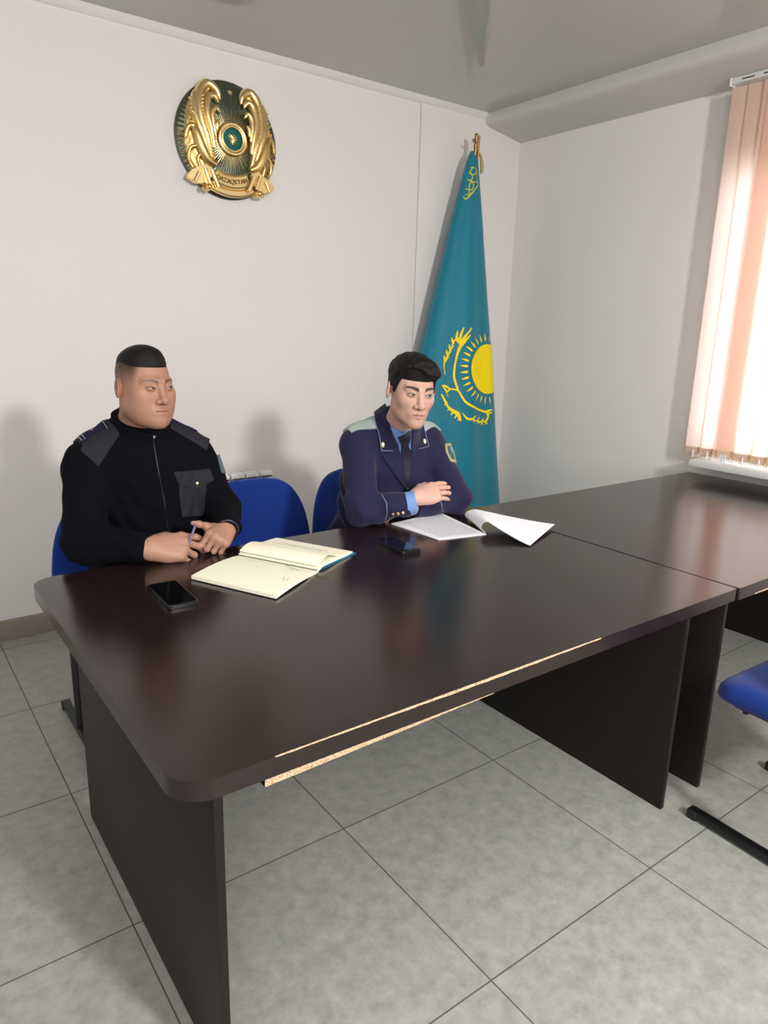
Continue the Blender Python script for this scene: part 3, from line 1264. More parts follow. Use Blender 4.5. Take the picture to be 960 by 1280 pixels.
obj('cloth', V, F, TEAL, flag, True)


def cam_to_plane(px, py):
    """point (x, z) of the draped cloth seen at a pixel of the photograph"""
    o, d = sight(np.array([[px, py]]))
    y = 1.70
    for _ in range(6):
        p = CAM + d[0] * ((y - CAM[1]) / d[0][1])
        y = .5 * y + .5 * flag_pt(p[0], p[2])[1]
    return p[0], p[2]


class FlagPrint:
    """flat printed shapes lying on the cloth"""
    def __init__(self):
        self.g = Geo()

    def stroke(self, pts, w, n=18):
        q = spline([cam_to_plane(*p) for p in pts], n)
        m_ = len(q)
        w = np.interp(np.linspace(0, 1, m_), np.linspace(0, 1, len(w)), w) * .0038
        T = np.gradient(q, axis=0)
        T /= np.linalg.norm(T, axis=1)[:, None] + 1e-9
        Nn = np.column_stack([-T[:, 1], T[:, 0]])
        V = []
        for i in range(m_):
            for s in (-1, 0, 1):
                p = q[i] + Nn[i] * w[i] * s * .5
                V.append(np.array(flag_pt(p[0], p[1], .0035)) - FO)
        F = []
        for i in range(m_ - 1):
            for s in (0, 1):
                F.append((i * 3 + s, i * 3 + s + 1, i * 3 + s + 4, i * 3 + s + 3))
        self.g.add((V, F))

    def disc(self, c, rx, ry):
        V, F = [], []
        NR, NT = 14, 64
        for i in range(NR + 1):
            for j in range(NT):
                t = 2 * PI * j / NT
                x, z = cam_to_plane(c[0] + rx * i / NR * math.cos(t), c[1] - ry * i / NR * math.sin(t))
                V.append(np.array(flag_pt(x, z, .0035)) - FO)
        for i in range(NR):
            for j in range(NT):
                j2 = (j + 1) % NT
                F.append((i * NT + j, i * NT + j2, (i + 1) * NT + j2, (i + 1) * NT + j))
        self.g.add((V, F))


def c8(x, y):
    return (540 + x / 7.533, 390 + y / 7.533)


fp = FlagPrint()
SUN = (608.2, 461.2)
fp.disc(SUN, 20.4, 31.0)
fp.g.build('sun', YEL, flag, angle=math.radians(80))
fp = FlagPrint()
for k in range(32):
    t = 2 * PI * (k + .5) / 32
    ca, sa = math.cos(t), math.sin(t)
    if ca > .62:
        continue
    p0 = (SUN[0] + 20.4 * 1.18 * ca, SUN[1] + 31 * 1.13 * sa)
    p1 = (SUN[0] + 20.4 * 1.36 * ca, SUN[1] + 31 * 1.26 * sa)
    p2 = (SUN[0] + 20.4 * 1.64 * ca, SUN[1] + 31 * 1.44 * sa)
    fp.stroke([p0, p1, p2], [2.0, 3.6, 2.6, .5], 8)
split(fp.g.build('sun_ray', YEL, flag, angle=math.radians(80)))
fp = FlagPrint()
st = fp.stroke
st([c8(240, 735), c8(210, 640), c8(203, 590), c8(216, 480), c8(240, 380), c8(280, 280)], [3.2, 3.4, 3.2, 2.4, 3.4, 5.5])
st([c8(262, 300), c8(262, 240), c8(295, 145)], [4.5, 4.5, 3.4, 1.8], 10)
st([c8(270, 300), c8(310, 230), c8(366, 150)], [4.5, 4.5, 3.0, 1.8], 10)
st([c8(270, 320), c8(315, 265), c8(358, 212)], [3.5, 3.8, 2.8, 1.5], 10)
st([c8(240, 175), c8(228, 240), c8(250, 290)], [1.5, 3.8, 4.8], 8)
for a in ((190, 255), (165, 320), (140, 372), (118, 425)):
    st([c8(a[0] - 6, a[1] - 15), c8(a[0] - 2, a[1] + 20), c8(a[0] + 14, a[1] + 42)], [1.5, 3.4, 1.0], 6)
    st([c8(a[0] + 38, a[1] - 5), c8(a[0] + 8, a[1] + 25), c8(a[0] - 8, a[1] + 60)], [1.2, 3.2, 1.4], 6)
st([c8(116, 440), c8(110, 520), c8(120, 590)], [2.6, 1.4, 1.0], 8)
st([c8(95, 688), c8(130, 700), c8(165, 722), c8(240, 740), c8(285, 810), c8(330, 862), c8(420, 915), c8(495, 940)], [1.2, 3.2, 2.2, 2.6, 3.2, 3.6, 3.2, 3.6], 30)
st([c8(95, 688), c8(118, 725), c8(138, 752)], [2.0, 3.0, 2.0], 6)
st([c8(138, 752), c8(158, 732), c8(170, 722)], [2.4, 2.6, 2.0], 6)
st([c8(125, 745), c8(150, 800)], [1.2, .8], 6)
st([c8(485, 945), c8(530, 925), c8(560, 915)], [3.5, 3.2, 1.0], 6)
st([c8(500, 930), c8(520, 975), c8(500, 1030)], [4.5, 5.5, 3.5], 8)
st([c8(515, 945), c8(540, 950), c8(556, 940)], [2.5, 2.6, 1.0], 6)
for a, b_ in ((500, 1035), (460, 1040), (420, 1028), (380, 1012)):
    st([c8(a + 18, b_ - 42), c8(a, b_ - 15), c8(a - 8, b_ + 26)], [1.0, 3.4, 1.2], 6)
    st([c8(a - 38, b_ - 10), c8(a - 10, b_ - 5), c8(a + 14, b_ + 20)], [1.0, 3.2, 1.2], 6)
st([c8(360, 1010), c8(320, 1000), c8(280, 950)], [3.2, 3.6, 1.0], 8)
st([c8(85, 772), c8(115, 830), c8(150, 895), c8(200, 935), c8(240, 960), c8(266, 1025)], [2.2, 3.4, 3.2, 5.5, 6.5, 2.6], 20)
for a, b_ in ((120, 870), (150, 920), (180, 960), (215, 990), (245, 1010)):
    st([c8(a + 18, b_ - 25), c8(a, b_), c8(a - 8, b_ + 10)], [2.5, 2.2, .8], 5)
fp.g.build('eagle', YEL, flag, angle=math.radians(80))
fp = FlagPrint()
st = fp.stroke


def c9(x, y):
    return (570 + x / 11.64, 150 + y / 11.64)


st([c9(205, 700), c9(250, 690), c9(296, 740), c9(300, 860), c9(318, 940)], [1.6, 1.8, 1.4, 1.4, 1.6], 12)
st([c9(100, 1115), c9(140, 1150), c9(230, 1060), c9(318, 945)], [1.5, 2.2, 2.2, 2.0], 12)
st([c9(185, 760), c9(240, 830), c9(200, 900), c9(290, 905)], [1.6, 1.6, 1.8, 1.8], 14)
st([c9(165, 870), c9(215, 890), c9(250, 940), c9(230, 1010), c9(190, 1010), c9(190, 940), c9(240, 890)], [1.6, 1.6, 1.6, 1.4, 1.4, 1.4, 1.2], 20)
st([c9(130, 1010), c9(180, 1010), c9(180, 1080), c9(130, 1090)], [1.4, 1.6, 1.4, 1.4], 12)
st([c9(240, 700), c9(200, 760), c9(250, 800), c9(292, 760)], [1.2, 1.4, 1.4, 1.2], 12)
fp.g.build('hoist_ornament', YELG, flag, angle=math.radians(80))
g = Geo()
g.tube(np.array([(1.992, 1.772, .03), (1.990, 1.762, 2.30), (1.984, 1.75, 2.455)]) - FO, [.013, .012, .0095], 12)
g.tube(np.array([(2.004, 1.752, 2.33), (2.001, 1.742, 2.452)]) - FO, .0052, 10)
g.ball(np.array((1.956, 1.742, 2.420)) - FO, .0095, 10, (.7, .7, 1))
g.tube(np.array([(1.956, 1.742, 2.42), (1.984, 1.748, 2.412)]) - FO, .004, 8)
g.ball(np.array((1.984, 1.75, 2.455)) - FO, .0115, 10, (1, 1, .6))
g.build('pole', BRONZE, flag)
g = Geo()
g.tube(spline(np.array([(2.000, 1.745, 2.372), (2.020, 1.742, 2.345), (2.030, 1.742, 2.30), (2.030, 1.742, 2.262)]) - FO, 12), [.004, .005, .006, .007, .008, .009, .010, .010, .011, .011, .011, .009, .006][:13], 10)
g.build('tassel', TASSEL, flag)
prism('pole_base', [(.16 * math.cos(t), .115 * math.sin(t)) for t in np.linspace(0, 2 * PI, 40, endpoint=False)], 0, .035, BRONZE, flag, bev=.006)

# ------------------------------------------------------------------ tables
TZ = .72


def table(name, x0, x1, y0, y1, left_round, label, worn):
    root = tag(empty(name, ((x0 + x1) / 2, (y0 + y1) / 2, 0)), label, 'table', 'dark conference tables')
    cx, cy = (x0 + x1) / 2, (y0 + y1) / 2
    r = .065
    rl, rr = (r, .004) if left_round else (.004, .004)
    out = rounded_poly([(x0 - cx, y0 - cy, rl), (x1 - cx, y0 - cy, rr), (x1 - cx, y1 - cy, rr), (x0 - cx, y1 - cy, rl)], 12)
    top = prism('table_top', out, TZ - .036, TZ, WOOD, root, bev=.0025)
    top.data.materials.append(EDGE)
    for p in top.data.polygons:
        if abs(p.normal.z) < .5:
            p.material_index = 1
    for px in ((x0 + .085, x0 + .103), (x1 - .103, x1 - .085)):
        box('side_panel', (px[0] - cx, px[1] - cx, y0 - cy + .075, y1 - cy - .08, 0.0, TZ - .036), WOODV, root, bev=.0015)
    box('modesty_panel', (x0 + .103 - cx, x1 - .103 - cx, y1 - cy - .32, y1 - cy - .302, .36, TZ - .036), WOODV, root, bev=.001)
    if not worn:
        box('raw_edge', (1.045 - cx, 1.40 - cx, y0 - cy - .0006, y0 - cy + .004, TZ - .036, TZ - .0325), CHIP, root)
    if worn:
        # rail under the front edge, its banding missing
        rail = box('support_rail', (-.50 - cx, .04 - cx, -.508 - cy, -.43 - cy, .640, TZ - .036), WOODV, root)
        for v in rail.data.vertices:            # the rail tapers towards its right end
            if v.co.x > -.2 - cx and v.co.z < .66:
                v.co.z = .652
        raw = box('raw_edge', (-.4995 - cx, .0395 - cx, -.5095 - cy, -.508 - cy, .6405, TZ - .0365), CHIP, rail)
        for v in raw.data.vertices:
            if v.co.x > -.2 - cx and v.co.z < .66:
                v.co.z = .6525
        # top corner of the front edge, chipped to the chipboard
        n = 60
        V, F = [], []
        for i in range(n + 1):
            x = -.50 + .84 * i / n
            w = .0002 + .0026 * math.exp(-((x + .03) / .24) ** 2) + .0006 * math.sin(37 * x) * math.sin(91 * x)
            V += [(x - cx, y0 - cy + .0012 + .5 * w, TZ + .0004), (x - cx, y0 - cy - .0012, TZ + .0002), (x - cx, y0 - cy - .0012, TZ - .0007 - w),
                  (x - cx, y0 - cy + .002, TZ - .0016 - w)]
        for i in range(n):
            for k in range(3):
                a0 = i * 4 + k
                F.append((a0, a0 + 1, a0 + 5, a0 + 4))
        e = obj('chipped_edge', V, F, CHIP, root)
        e['label'] = 'pale chipboard showing along the worn front edge'
    return root


table('conference_table', -.663, .944, -.548, .540, True, 'dark wood conference table with rounded left corners where the two men sit', True)
table('conference_table', .952, 2.470, -.552, .520, False, 'second dark table under the window, reflecting its daylight', False)


# ------------------------------------------------------------------ chairs
def make_chair():
    root = empty('office_chair', (0, 0, 0))
    # seat pad
    bm = bmesh.new()
    out = rounded_poly([(-.225, -.235, .07), (.225, -.235, .07), (.215, .175, .06), (-.215, .175, .06)], 8)
    rings = [(-.012, .400), (.0, .408), (.004, .425), (0, .448), (-.014, .459), (-.05, .463)]
    rows = []
    for ins_, z in rings:
        row = []
        for p in out:
            v = np.array(p)
            l = np.linalg.norm(v)
            q = v * (1 + ins_ / l)
            zz = z - (.022 * max(0, (-q[1] - .15) / .09) ** 2 if z > .42 else 0.012 * max(0, (-q[1] - .15) / .09) ** 2)
            row.append(bm.verts.new((q[0], q[1], zz)))
        rows.append(row)
    k = len(out)
    for a_, b_ in zip(rows, rows[1:]):
        for i in range(k):
            bm.faces.new((a_[i], a_[(i + 1) % k], b_[(i + 1) % k], b_[i]))
    bm.faces.new(rows[-1])
    bm.faces.new(rows[0][::-1])
    obj_bm('seat', bm, BLUE, root, True, angle=math.radians(60))
    # backrest: rounded pad bent round the sitter
    half = [(.205, .485), (.232, .50), (.246, .535), (.240, .60), (.226, .665), (.203, .72), (.172, .762), (.128, .788), (.07, .800)]
    half = [tuple(p) for p in spline(half, 32)]
    outl = [(x, z) for x, z in half] + [(-x, z) for x, z in half[::-1]]
    bm = bmesh.new()
    cen = np.array([0, .63])
    rows = []
    for s, d in ((.965, -.017), (.992, -.010), (1.0, 0.0), (.992, .010), (.965, .017)):
        row = []
        for x, z in outl:
            q = cen + (np.array([x, z]) - cen) * s
            y = .205 + d - .035 * (q[0] / .24) ** 2 + .10 * (q[1] - .63)
            row.append(bm.verts.new((q[0], y, q[1])))
        rows.append(row)
    # inner rings so the bend carries over the face
    def inner(src, d):
        prev = src
        for s in (.8, .55, .3):
            row = []
            for x, z in outl:
                q = cen + (np.array([x, z]) - cen) * s
                row.append(bm.verts.new((q[0], .205 + d - .035 * (q[0] / .24) ** 2 + .10 * (q[1] - .63), q[1])))
            for i in range(len(outl)):
                j = (i + 1) % len(outl)
                bm.faces.new((prev[i], prev[j], row[j], row[i]))
            prev = row
        bm.faces.new(prev)
    for a_, b_ in zip(rows, rows[1:]):
        for i in range(len(outl)):
            j = (i + 1) % len(outl)
            bm.faces.new((a_[i], a_[j], b_[j], b_[i]))
    inner(rows[0], -.020)
    inner(rows[-1], .020)
    obj_bm('backrest', bm, BLUE, root, True, angle=math.radians(70))
    for s in (-1, 1):
        bar = box('floor_bar', (s * .222 - .014, s * .222 + .014, -.235, .255, .006, .034), BLACKM, root, bev=.006)
        bm = bmesh.new()
        for y in (-.225, .245):
            add_box(bm, s * .222 - .016, s * .222 + .016, y - .016, y + .016, 0, .03, .004)
        split(obj_bm('foot_cap', bm, BLACKP, bar, True, angle=math.radians(40)))
        g = Geo().tube([(s * .222, .035, .03), (s * .222, .035, .36), (s * .20, .035, .392), (s * .15, .035, .396)], .0145, 10)
        g.build('post', BLACKM, root)
        g = Geo().tube(spline([(s * .13, .0, .396), (s * .13, .15, .396), (s * .13, .225, .43), (s * .13, .222, .52), (s * .13, .226, .62)], 24), .011, 10, .6)
        g.build('back_support', BLACKM, root)
    bm = bmesh.new()
    add_box(bm, -.20, .20, -.17, .13, .388, .402, .004)
    obj_bm('seat_board', bm, BLACKP, root, True, angle=math.radians(40))
    g = Geo()
    for x in (-.17, .17):
        g.tube([(x, -.15, .37), (x, -.15, .392)], [.008, .010], 8)
    split(g.build('bolt_stop', BLACKP, root))
    return root


chair = make_chair()
spots = [(-.268, .885, 0, 'blue upholstered chair the man in the black sweater sits on'),
         (.254, .885, 0, 'empty blue chair between the two seated men'),
         (.764, .885, 0, 'blue chair behind the young man in the navy jacket'),
         (1.107, -.783, PI - math.radians(2), 'blue chair at the right picture edge, tucked towards the second table')]
for i, (x, y, rz, lb) in enumerate(spots):
    c = chair if i == 0 else copy_tree(chair)
    c.location = (x, y, 0)
    c.rotation_euler = (0, 0, rz)
    tag(c, lb, 'chair', 'blue office chairs')


# ------------------------------------------------------------------ things on the table
def make_phone(name, loc, rz, L, W, T, label):
    root = tag(empty(name, loc, rz), label, 'phone', 'mobile phones on the table')
    out = rounded_poly([(-W / 2, -L / 2, .009), (W / 2, -L / 2, .009), (W / 2, L / 2, .009), (-W / 2, L / 2, .009)], 6)
    prism('phone_body', out, 0, T, PHONEB, root, bev=.0015)
    o2 = [(x * (1 - .004 / (W / 2)), y * (1 - .004 / (L / 2))) for x, y in out]
    prism('screen', o2, T - .0004, T + .0004, GLASSB, root)
    box('side_button', (W / 2 - .0005, W / 2 + .0008, .012, .034, T * .35, T * .65), PHONEB, root)
    return root


make_phone('mobile_phone', (-.386, .226, TZ), math.radians(-2), .176, .080, .010, 'black phone with grey edge near the rounded table corner')
make_phone('mobile_phone', (.364, .257, TZ), math.radians(-3), .160, .074, .012, 'black phone lying below the white printed papers')


def sheet(name, fn, nu, nv, m, parent, th=.0006, attr=False, origin=(0, 0, 0)):
    """thin sheet z=fn(u,v) -> point"""
    V, UV = [], []
    for side in (0, 1):
        for i in range(nu + 1):
            for j in range(nv + 1):
                u, v = i / nu, j / nv
                p = np.array(fn(u, v))
                V.append(p - np.array([0, 0, th * side]) - np.asarray(origin))
                UV.append((u, v, 0))
    F = []
    o1 = (nu + 1) * (nv + 1)
    for i in range(nu):
        for j in range(nv):
            a0, b0, c0, d0 = i * (nv + 1) + j, i * (nv + 1) + j + 1, (i + 1) * (nv + 1) + j + 1, (i + 1) * (nv + 1) + j
            F += [(a0, d0, c0, b0), (o1 + a0, o1 + b0, o1 + c0, o1 + d0)]
    ring = [j for j in range(nv + 1)] + [i * (nv + 1) + nv for i in range(1, nu + 1)] + \
           [nu * (nv + 1) + j for j in range(nv - 1, -1, -1)] + [i * (nv + 1) for i in range(nu - 1, 0, -1)]
    for a0, b0 in zip(ring, ring[1:] + ring[:1]):
        F.append((a0, b0, o1 + b0, o1 + a0))
    o = obj(name, V, F, m, parent, True, angle=math.radians(60))
    if attr:
        at = o.data.attributes.new('sheet', 'FLOAT_VECTOR', 'POINT')
        at.data.foreach_set('vector', np.array(UV, np.float32).ravel())
    return o


def bil(A, B, C, D):
    A, B, C, D = map(np.array, (A, B, C, D))
    return lambda u, v: A * (1 - u) * (1 - v) + B * u * (1 - v) + C * u * v + D * (1 - u) * v


# open diary: near half BL-BR-SR-SL, far half SL-SR-TR-TL
NB = np.array((-.05, .28, TZ))
nb = tag(empty('diary', NB), 'open cream-paged diary with blue cover in front of the man in black', 'notebook')
BL, BR, SR, SL = (-.300, .316), (-.176, .062), (.022, .186), (-.106, .432)
TR, TL = (.205, .280), (.078, .528)
q = bil(BL, BR, SR, SL)
qf = bil(SL, SR, TR, TL)


def near_page(u, v):
    x, y = q(u, v)
    return (x, y, TZ + .004 + .011 * math.sin(PI * (.18 + .82 * v)) ** .8 * (.6 + .4 * v) + .004 * (1 - v))


def far_page(u, v):
    x, y = qf(u, v)
    return (x, y, TZ + .004 + .013 * (1 - v) ** .5 * min(1, 6 * v + .2) + .003)


sheet('page', near_page, 14, 22, PAPER, nb, th=.0008, origin=NB)
sheet('page_block', lambda u, v: np.array(near_page(u, v)) - (0, 0, .0012), 10, 16, PAPER, nb, th=.008, origin=NB)
sheet('page', far_page, 14, 22, PAPER, nb, th=.0008, origin=NB)
sheet('page_block', lambda u, v: np.array(far_page(u, v)) - (0, 0, .0012), 10, 16, PAPER, nb, th=.009, origin=NB)


def curl_page(u, v):           # loose leaf lifting off the far half
    x, y = qf(u, .02 + .52 * v)
    return (x, y, TZ + .018 + .020 * math.sin(PI * min(1, v * 1.02)) * (.75 + .25 * u) * (1 - .2 * v))


sheet('loose_page', curl_page, 14, 20, PAPER, nb, th=.0008, origin=NB)
ctr = np.array(TR) * .25 + np.array(BL) * .25 + np.array(BR) * .25 + np.array(TL) * .25


def cov(u, v):
    c = bil(np.array(BL) + (.002, .000), np.array(BR) + (-.001, .002), np.array(SR) + (-.002, .004), np.array(SL) + (.002, -.002))(u, v)
    return (c[0], c[1], TZ + .0032)


def cov_far(u, v):
    c = bil(np.array(SL) + (.002, -.002), np.array(SR) + (-.002, .004), np.array(TR) + (.008, -.006), np.array(TL) + (-.002, -.004))(u, v)
    return (c[0], c[1], TZ + .0032)


sheet('front_cover', cov, 6, 12, mat('shaded_notebook_cover', (26, 26, 34), 0.5), nb, th=.003, origin=NB)  # near half of the blue cover, edge shadow painted into its colour
sheet('back_cover', cov_far, 6, 12, COVER, nb, th=.003, origin=NB)
g = Geo()
pts = []
for t in np.linspace(0, 1.0, 14):
    p = np.array(near_page(t, 1.0))
    pts.append(p + (0, 0, .0025))
g.tube(np.array(pts) - NB, .0014, 6)
g.build('ribbon_marker', BLACKP, nb)
g = Geo()
for (u0, v0, u1, v1) in ((.86, .82, .62, .97), (.80, .80, .72, .85), (.88, .40, .84, .50), (.90, .42, .90, .49)):
    g.tube(np.array([np.array(near_page(u0 + (u1 - u0) * t, v0 + (v1 - v0) * t)) + (0.002 * math.sin(9 * t), 0, .0004) for t in np.linspace(0, 1, 8)]) - NB, .0006, 5)
for (u0, u1, v) in ((.1, .75, .66), (.2, .8, .72)):
    g.tube(np.array([np.array(far_page(u0 + (u1 - u0) * t, v)) + (0, 0.0015 * math.sin(50 * t), .0004) for t in np.linspace(0, 1, 30)]) - NB, .0005, 5)
split(g.build('handwriting', mat('grey_ink', (110, 108, 120), 0.8), nb))

# printed document: stack of sheets with the first ones folded over to the right
PO = np.array((.72, .33, TZ))
doc = tag(empty('printed_document', PO), 'white printed papers, stapled, in front of the young man in navy', 'papers')
dq = bil((.512, .490), (.524, .250), (.712, .216), (.770, .530))


def doc_pt(u, v):
    x, y = dq(u, v)
    return (x, y, TZ + .0035 + .012 * max(0, v - .75) ** 1.5 * (1 - u) + .004 * max(0, .2 - v))


sheet('sheet', doc_pt, 16, 20, PRINT, doc, th=.0006, attr=True, origin=PO)
sheet('sheet_stack', lambda u, v: np.array(doc_pt(u, v)) + (.003 * (u - .5), -.002, -.0008), 12, 16, PAPERW, doc, th=.0022, origin=PO)
fq0, fq1 = np.array((.795, .372)), np.array((.716, .222))      # fold line
far0, far1 = np.array((.990, .148)), np.array((.738, .036))


def fold_pt(u, v):
    # v from fold (0) to free edge (1); u along the fold
    a0 = fq0 * (1 - u) + fq1 * u
    b0 = far0 * (1 - u) + far1 * u
    if v < .3:
        t = v / .3 * PI
        rr = .021
        p = a0 + (b0 - a0) * (.10 - .12 * math.sin(t) * 1.0) * 1.0
        s = .5 - .5 * math.cos(t)
        p = a0 + (b0 - a0) * (.02 - .13 * math.sin(t) + .04 * s)
        return (p[0], p[1], TZ + .005 + 2 * rr * s)
    w = (v - .3) / .7
    p = a0 + (b0 - a0) * (.06 + .94 * w)
    return (p[0], p[1], TZ + .005 + .042 * (1 - w) ** 1.3 + .010 * w * (1 - u))


sheet('turned_page', fold_pt, 14, 36, PAPERW, doc, th=.0007, origin=PO)


# ------------------------------------------------------------------ people
def sstep(a, b, x):
    t = np.clip((x - a) / (b - a), 0, 1)
    return t * t * (3 - 2 * t)


def scalp(q, fat=0.0):
    cran = ell(q, (0, .010, .036), (.0750 + fat * .2, .0865, .084))
    face = ell(q, (0, -.016, -.032), (.067 + fat, .077, .089))
    return smin(cran, face, .035)


def head_sdf(q, fat=0.0, ear_out=0.0):
    d = scalp(q, fat)
    ax = np.abs(q[:, 0])
    m = np.column_stack([ax, q[:, 1], q[:, 2]])
    d = smin(d, rc(m, (.047 + .4 * fat, .000, -.062), (.013, -.074, -.100), .017 + fat, .0175), .030)     # jaw
    d = smin(d, sph(q, (0, -.080, -.101), .019), .02)
    d = smin(d, sph(m, (.042 + fat * .6, -.056, -.020), .0215 + .15 * fat), .026)                                # cheek
    if fat > .004:
        d = smin(d, ell(m, (.036, -.042, -.062), (.033, .038, .038)), .03)
        d = smin(d, ell(q, (0, -.046, -.096), (.048, .040, .024)), .03)
    d = smin(d, rc(m, (.010, -.086, .024), (.044, -.069, .022), .010, .010), .014)                  # brow
    d = smax(d, -sph(m, (.032, -.108, .003), .017), .014)                                           # orbit
    d = smin(d, ell(m, (.032, -.0815, .003), (.0165, .0125, .0105)), .006)                          # lids
    d = smin(d, rc(q, (0, -.086, .016), (0, -.106, -.030), .0085, .0105), .012)                     # nose
    d = smin(d, sph(q, (0, -.1085, -.034), .0125), .008)
    d = smin(d, ell(m, (.0150, -.0975, -.038), (.0085, .010, .008)), .007)
    d = smax(d, -ell(m, (.0075, -.1075, -.0475), (.0042, .006, .004)), .004)
    d = smin(d, ell(q, (0, -.078, -.067), (.031, .021, .024)), .016)                                # mouth mound
    d = smin(d, rc(m, (.004, -.1005, -.0625), (.024, -.0890, -.0675), .0042, .0022), .006)
    d = smin(d, rc(m, (0, -.0995, -.0755), (.019, -.0905, -.0715), .0052, .0026), .006)
    d = smax(d, -rc(m, (0, -.1075, -.0685), (.023, -.0955, -.0688), .0022, .0014), .003)
    # ears
    ang = math.radians(24)
    Re = np.array([[math.cos(ang), math.sin(ang), 0], [-math.sin(ang), math.cos(ang), 0], [0, 0, 1]]).T
    e = ell(m, (.079 + fat * .4 + ear_out, .014, -.004), (.0085, .0195, .0325), Re)
    e = smax(e, -ell(m, (.088 + fat * .4 + ear_out, .010, .001), (.0065, .0115, .019), Re), .004)
    d = smin(d, e, .006)
    return d


def hand_sdf(P, w, x, z, left, s, curls, spreads, thumb):
    x = np.asarray(x, float)
    x = x / np.linalg.norm(x)
    z = np.asarray(z, float)
    z = z - x * (z @ x)
    z = z / np.linalg.norm(z)
    y = np.cross(z, x) * (-1 if left else 1)
    q = np.column_stack([(P - w) @ x, (P - w) @ y, (P - w) @ z]) / s
    K = [(.090, .030, .003), (.094, .0095, .006), (.089, -.0115, .004), (.081, -.0300, -.001)]
    d = ell(q, (.052, 0, -.008), (.046, .040, .0165))
    for kx, ky, kz in K:
        d = smin(d, rc(q, (.010, ky * .5, 0), (kx, ky, kz), .0165, .0118), .016)
    d = smin(d, rc(q, (.015, .016, -.010), (.050, .036, -.012), .018, .014), .018)
    d = smin(d, rc(q, (-.030, 0, 0), (.010, 0, -.001), .026, .0255), .02)
    Ls = [(.043, .026, .021), (.047, .030, .022), (.043, .028, .022), (.034, .021, .019)]
    Rr = [(.0100, .0090, .0083, .0068), (.0102, .0092, .0084, .0068), (.0098, .0088, .0080, .0065), (.0086, .0078, .0072, .0058)]
    fd = None
    for i in range(4):
        p = np.array(K[i])
        pts = [p]
        a = 0
        sp = math.radians(spreads[i])
        for L, c in zip(Ls[i], curls[i]):
            a += math.radians(c)
            p = p + L * np.array([math.cos(a) * math.cos(sp), math.cos(a) * math.sin(sp), -math.sin(a)])
            pts.append(p)
        e = chain(q, pts, Rr[i], .004)
        fd = e if fd is None else smin(fd, e, .0025)
    t = chain(q, thumb, (.0150, .0118, .0102, .0075), .008)
    d = smin(d, t, .010)
    d = smin(d, fd, .009)
    return d * s


def rot_head(yaw, pitch, roll):
    return np.array(Matrix.Rotation(math.radians(yaw), 3, 'Z') @ Matrix.Rotation(math.radians(roll), 3, 'Y') @
                    Matrix.Rotation(math.radians(pitch), 3, 'X'))


def face_tint(q, skin, cfg):
    """colour of the skin, lips, brows and eyes by place on the head"""
    n = len(q)
    c = np.tile(np.array(lin(skin)), (n, 1))
    ax = np.abs(q[:, 0])
    y, z = q[:, 1], q[:, 2]
    front = y < -.05

    def mix(mask, rgb):
        k = np.clip(mask, 0, 1)[:, None]
        c[:] = c * (1 - k) + np.array(lin(rgb)) * k
    # shaved sides
    if cfg.get('fade'):
        side = sstep(-.060, -.036, y)
        mix(side * sstep(-.020, .078, z) * .95 * (z < .2), (38, 31, 28))
        mix(sstep(.030, .065, y) * sstep(-.075, .0, z) * .8, (44, 36, 32))
    # ruddier cheeks and ears, beard shade
    mix(.10 * np.exp(-(((ax - .045) / .02) ** 2 + ((z + .03) / .022) ** 2)) * front, (190, 106, 88))
    mix(cfg.get('beard', .1) * sstep(-.05, -.075, z) * (y < .0) * (np.hypot(ax / .028, (z + .068) / .013) > 1), (92, 74, 66))
    mix(cfg.get('beard', .1) * .8 * np.exp(-(((z + .056) / .006) ** 2)) * (ax < .026) * front, (90, 66, 58))
    # lips
    lip = 1 - sstep(.75, 1.15, np.hypot(ax / .026, (z + .0690) / .0092))
    mix(lip * front * .6, cfg['lip'])
    mix((1 - sstep(.0006, .0022, np.abs(z + .0688 + .03 * np.maximum(0, ax - .012)))) * (1 - sstep(.018, .026, ax)) * front * .75, (92, 48, 44))  # shade of the groove between the lips, painted in
    mix((1 - sstep(.7, 1.2, np.hypot((ax - .0075) / .0048, (z + .0462) / .0036))) * front * .75, (70, 40, 34))  # dark of the nostril hollows, painted in
    # brows
    u = (ax - .033) / .021
    zb = .0228 + .0035 * (1 - u * u) + cfg.get('slant', .002) * u
    bw = .0042 * (1.0 - .35 * u) * cfg.get('brow', 1.0)
    mix((1 - sstep(.75, 1.2, np.abs(z - zb) / bw)) * (1 - sstep(.9, 1.08, np.abs(u))) * front * cfg.get('browk', .92), (30, 24, 22))
    # eyes
    u = (ax - .032) / .0145
    up = .0032 + .0042 * (1 - u * u) * cfg.get('open', 1.0) + .0020 * u
    dn = .0032 - .0030 * (1 - u * u) * cfg.get('open', 1.0) + .0020 * u
    inside = sstep(-.0006, .0006, up - z) * sstep(-.0006, .0006, z - dn) * (np.abs(u) < 1) * front
    mix(inside, (178, 160, 150))
    ix = .032 * np.sign(q[:, 0]) + cfg.get('gaze', 0)
    ir = 1 - sstep(.0048, .0060, np.hypot(q[:, 0] - ix, z - .0040))
    mix(inside * ir, (30, 20, 17))
    lash = (1 - sstep(.0008, .0019, np.abs(z - up - .0008))) * (1 - sstep(.95, 1.1, np.abs(u))) * front
    mix(lash * .9, (28, 22, 20))
    mix((1 - sstep(.0004, .0012, np.abs(z - dn))) * (np.abs(u) < 1) * front * .4, (110, 66, 56))
    fold = (1 - sstep(.0006, .0018, np.abs(z - up - .0046))) * (np.abs(u) < 1.05) * front
    mix(fold * .35, (104, 66, 54))  # shade of the upper lid crease, painted in
    return c


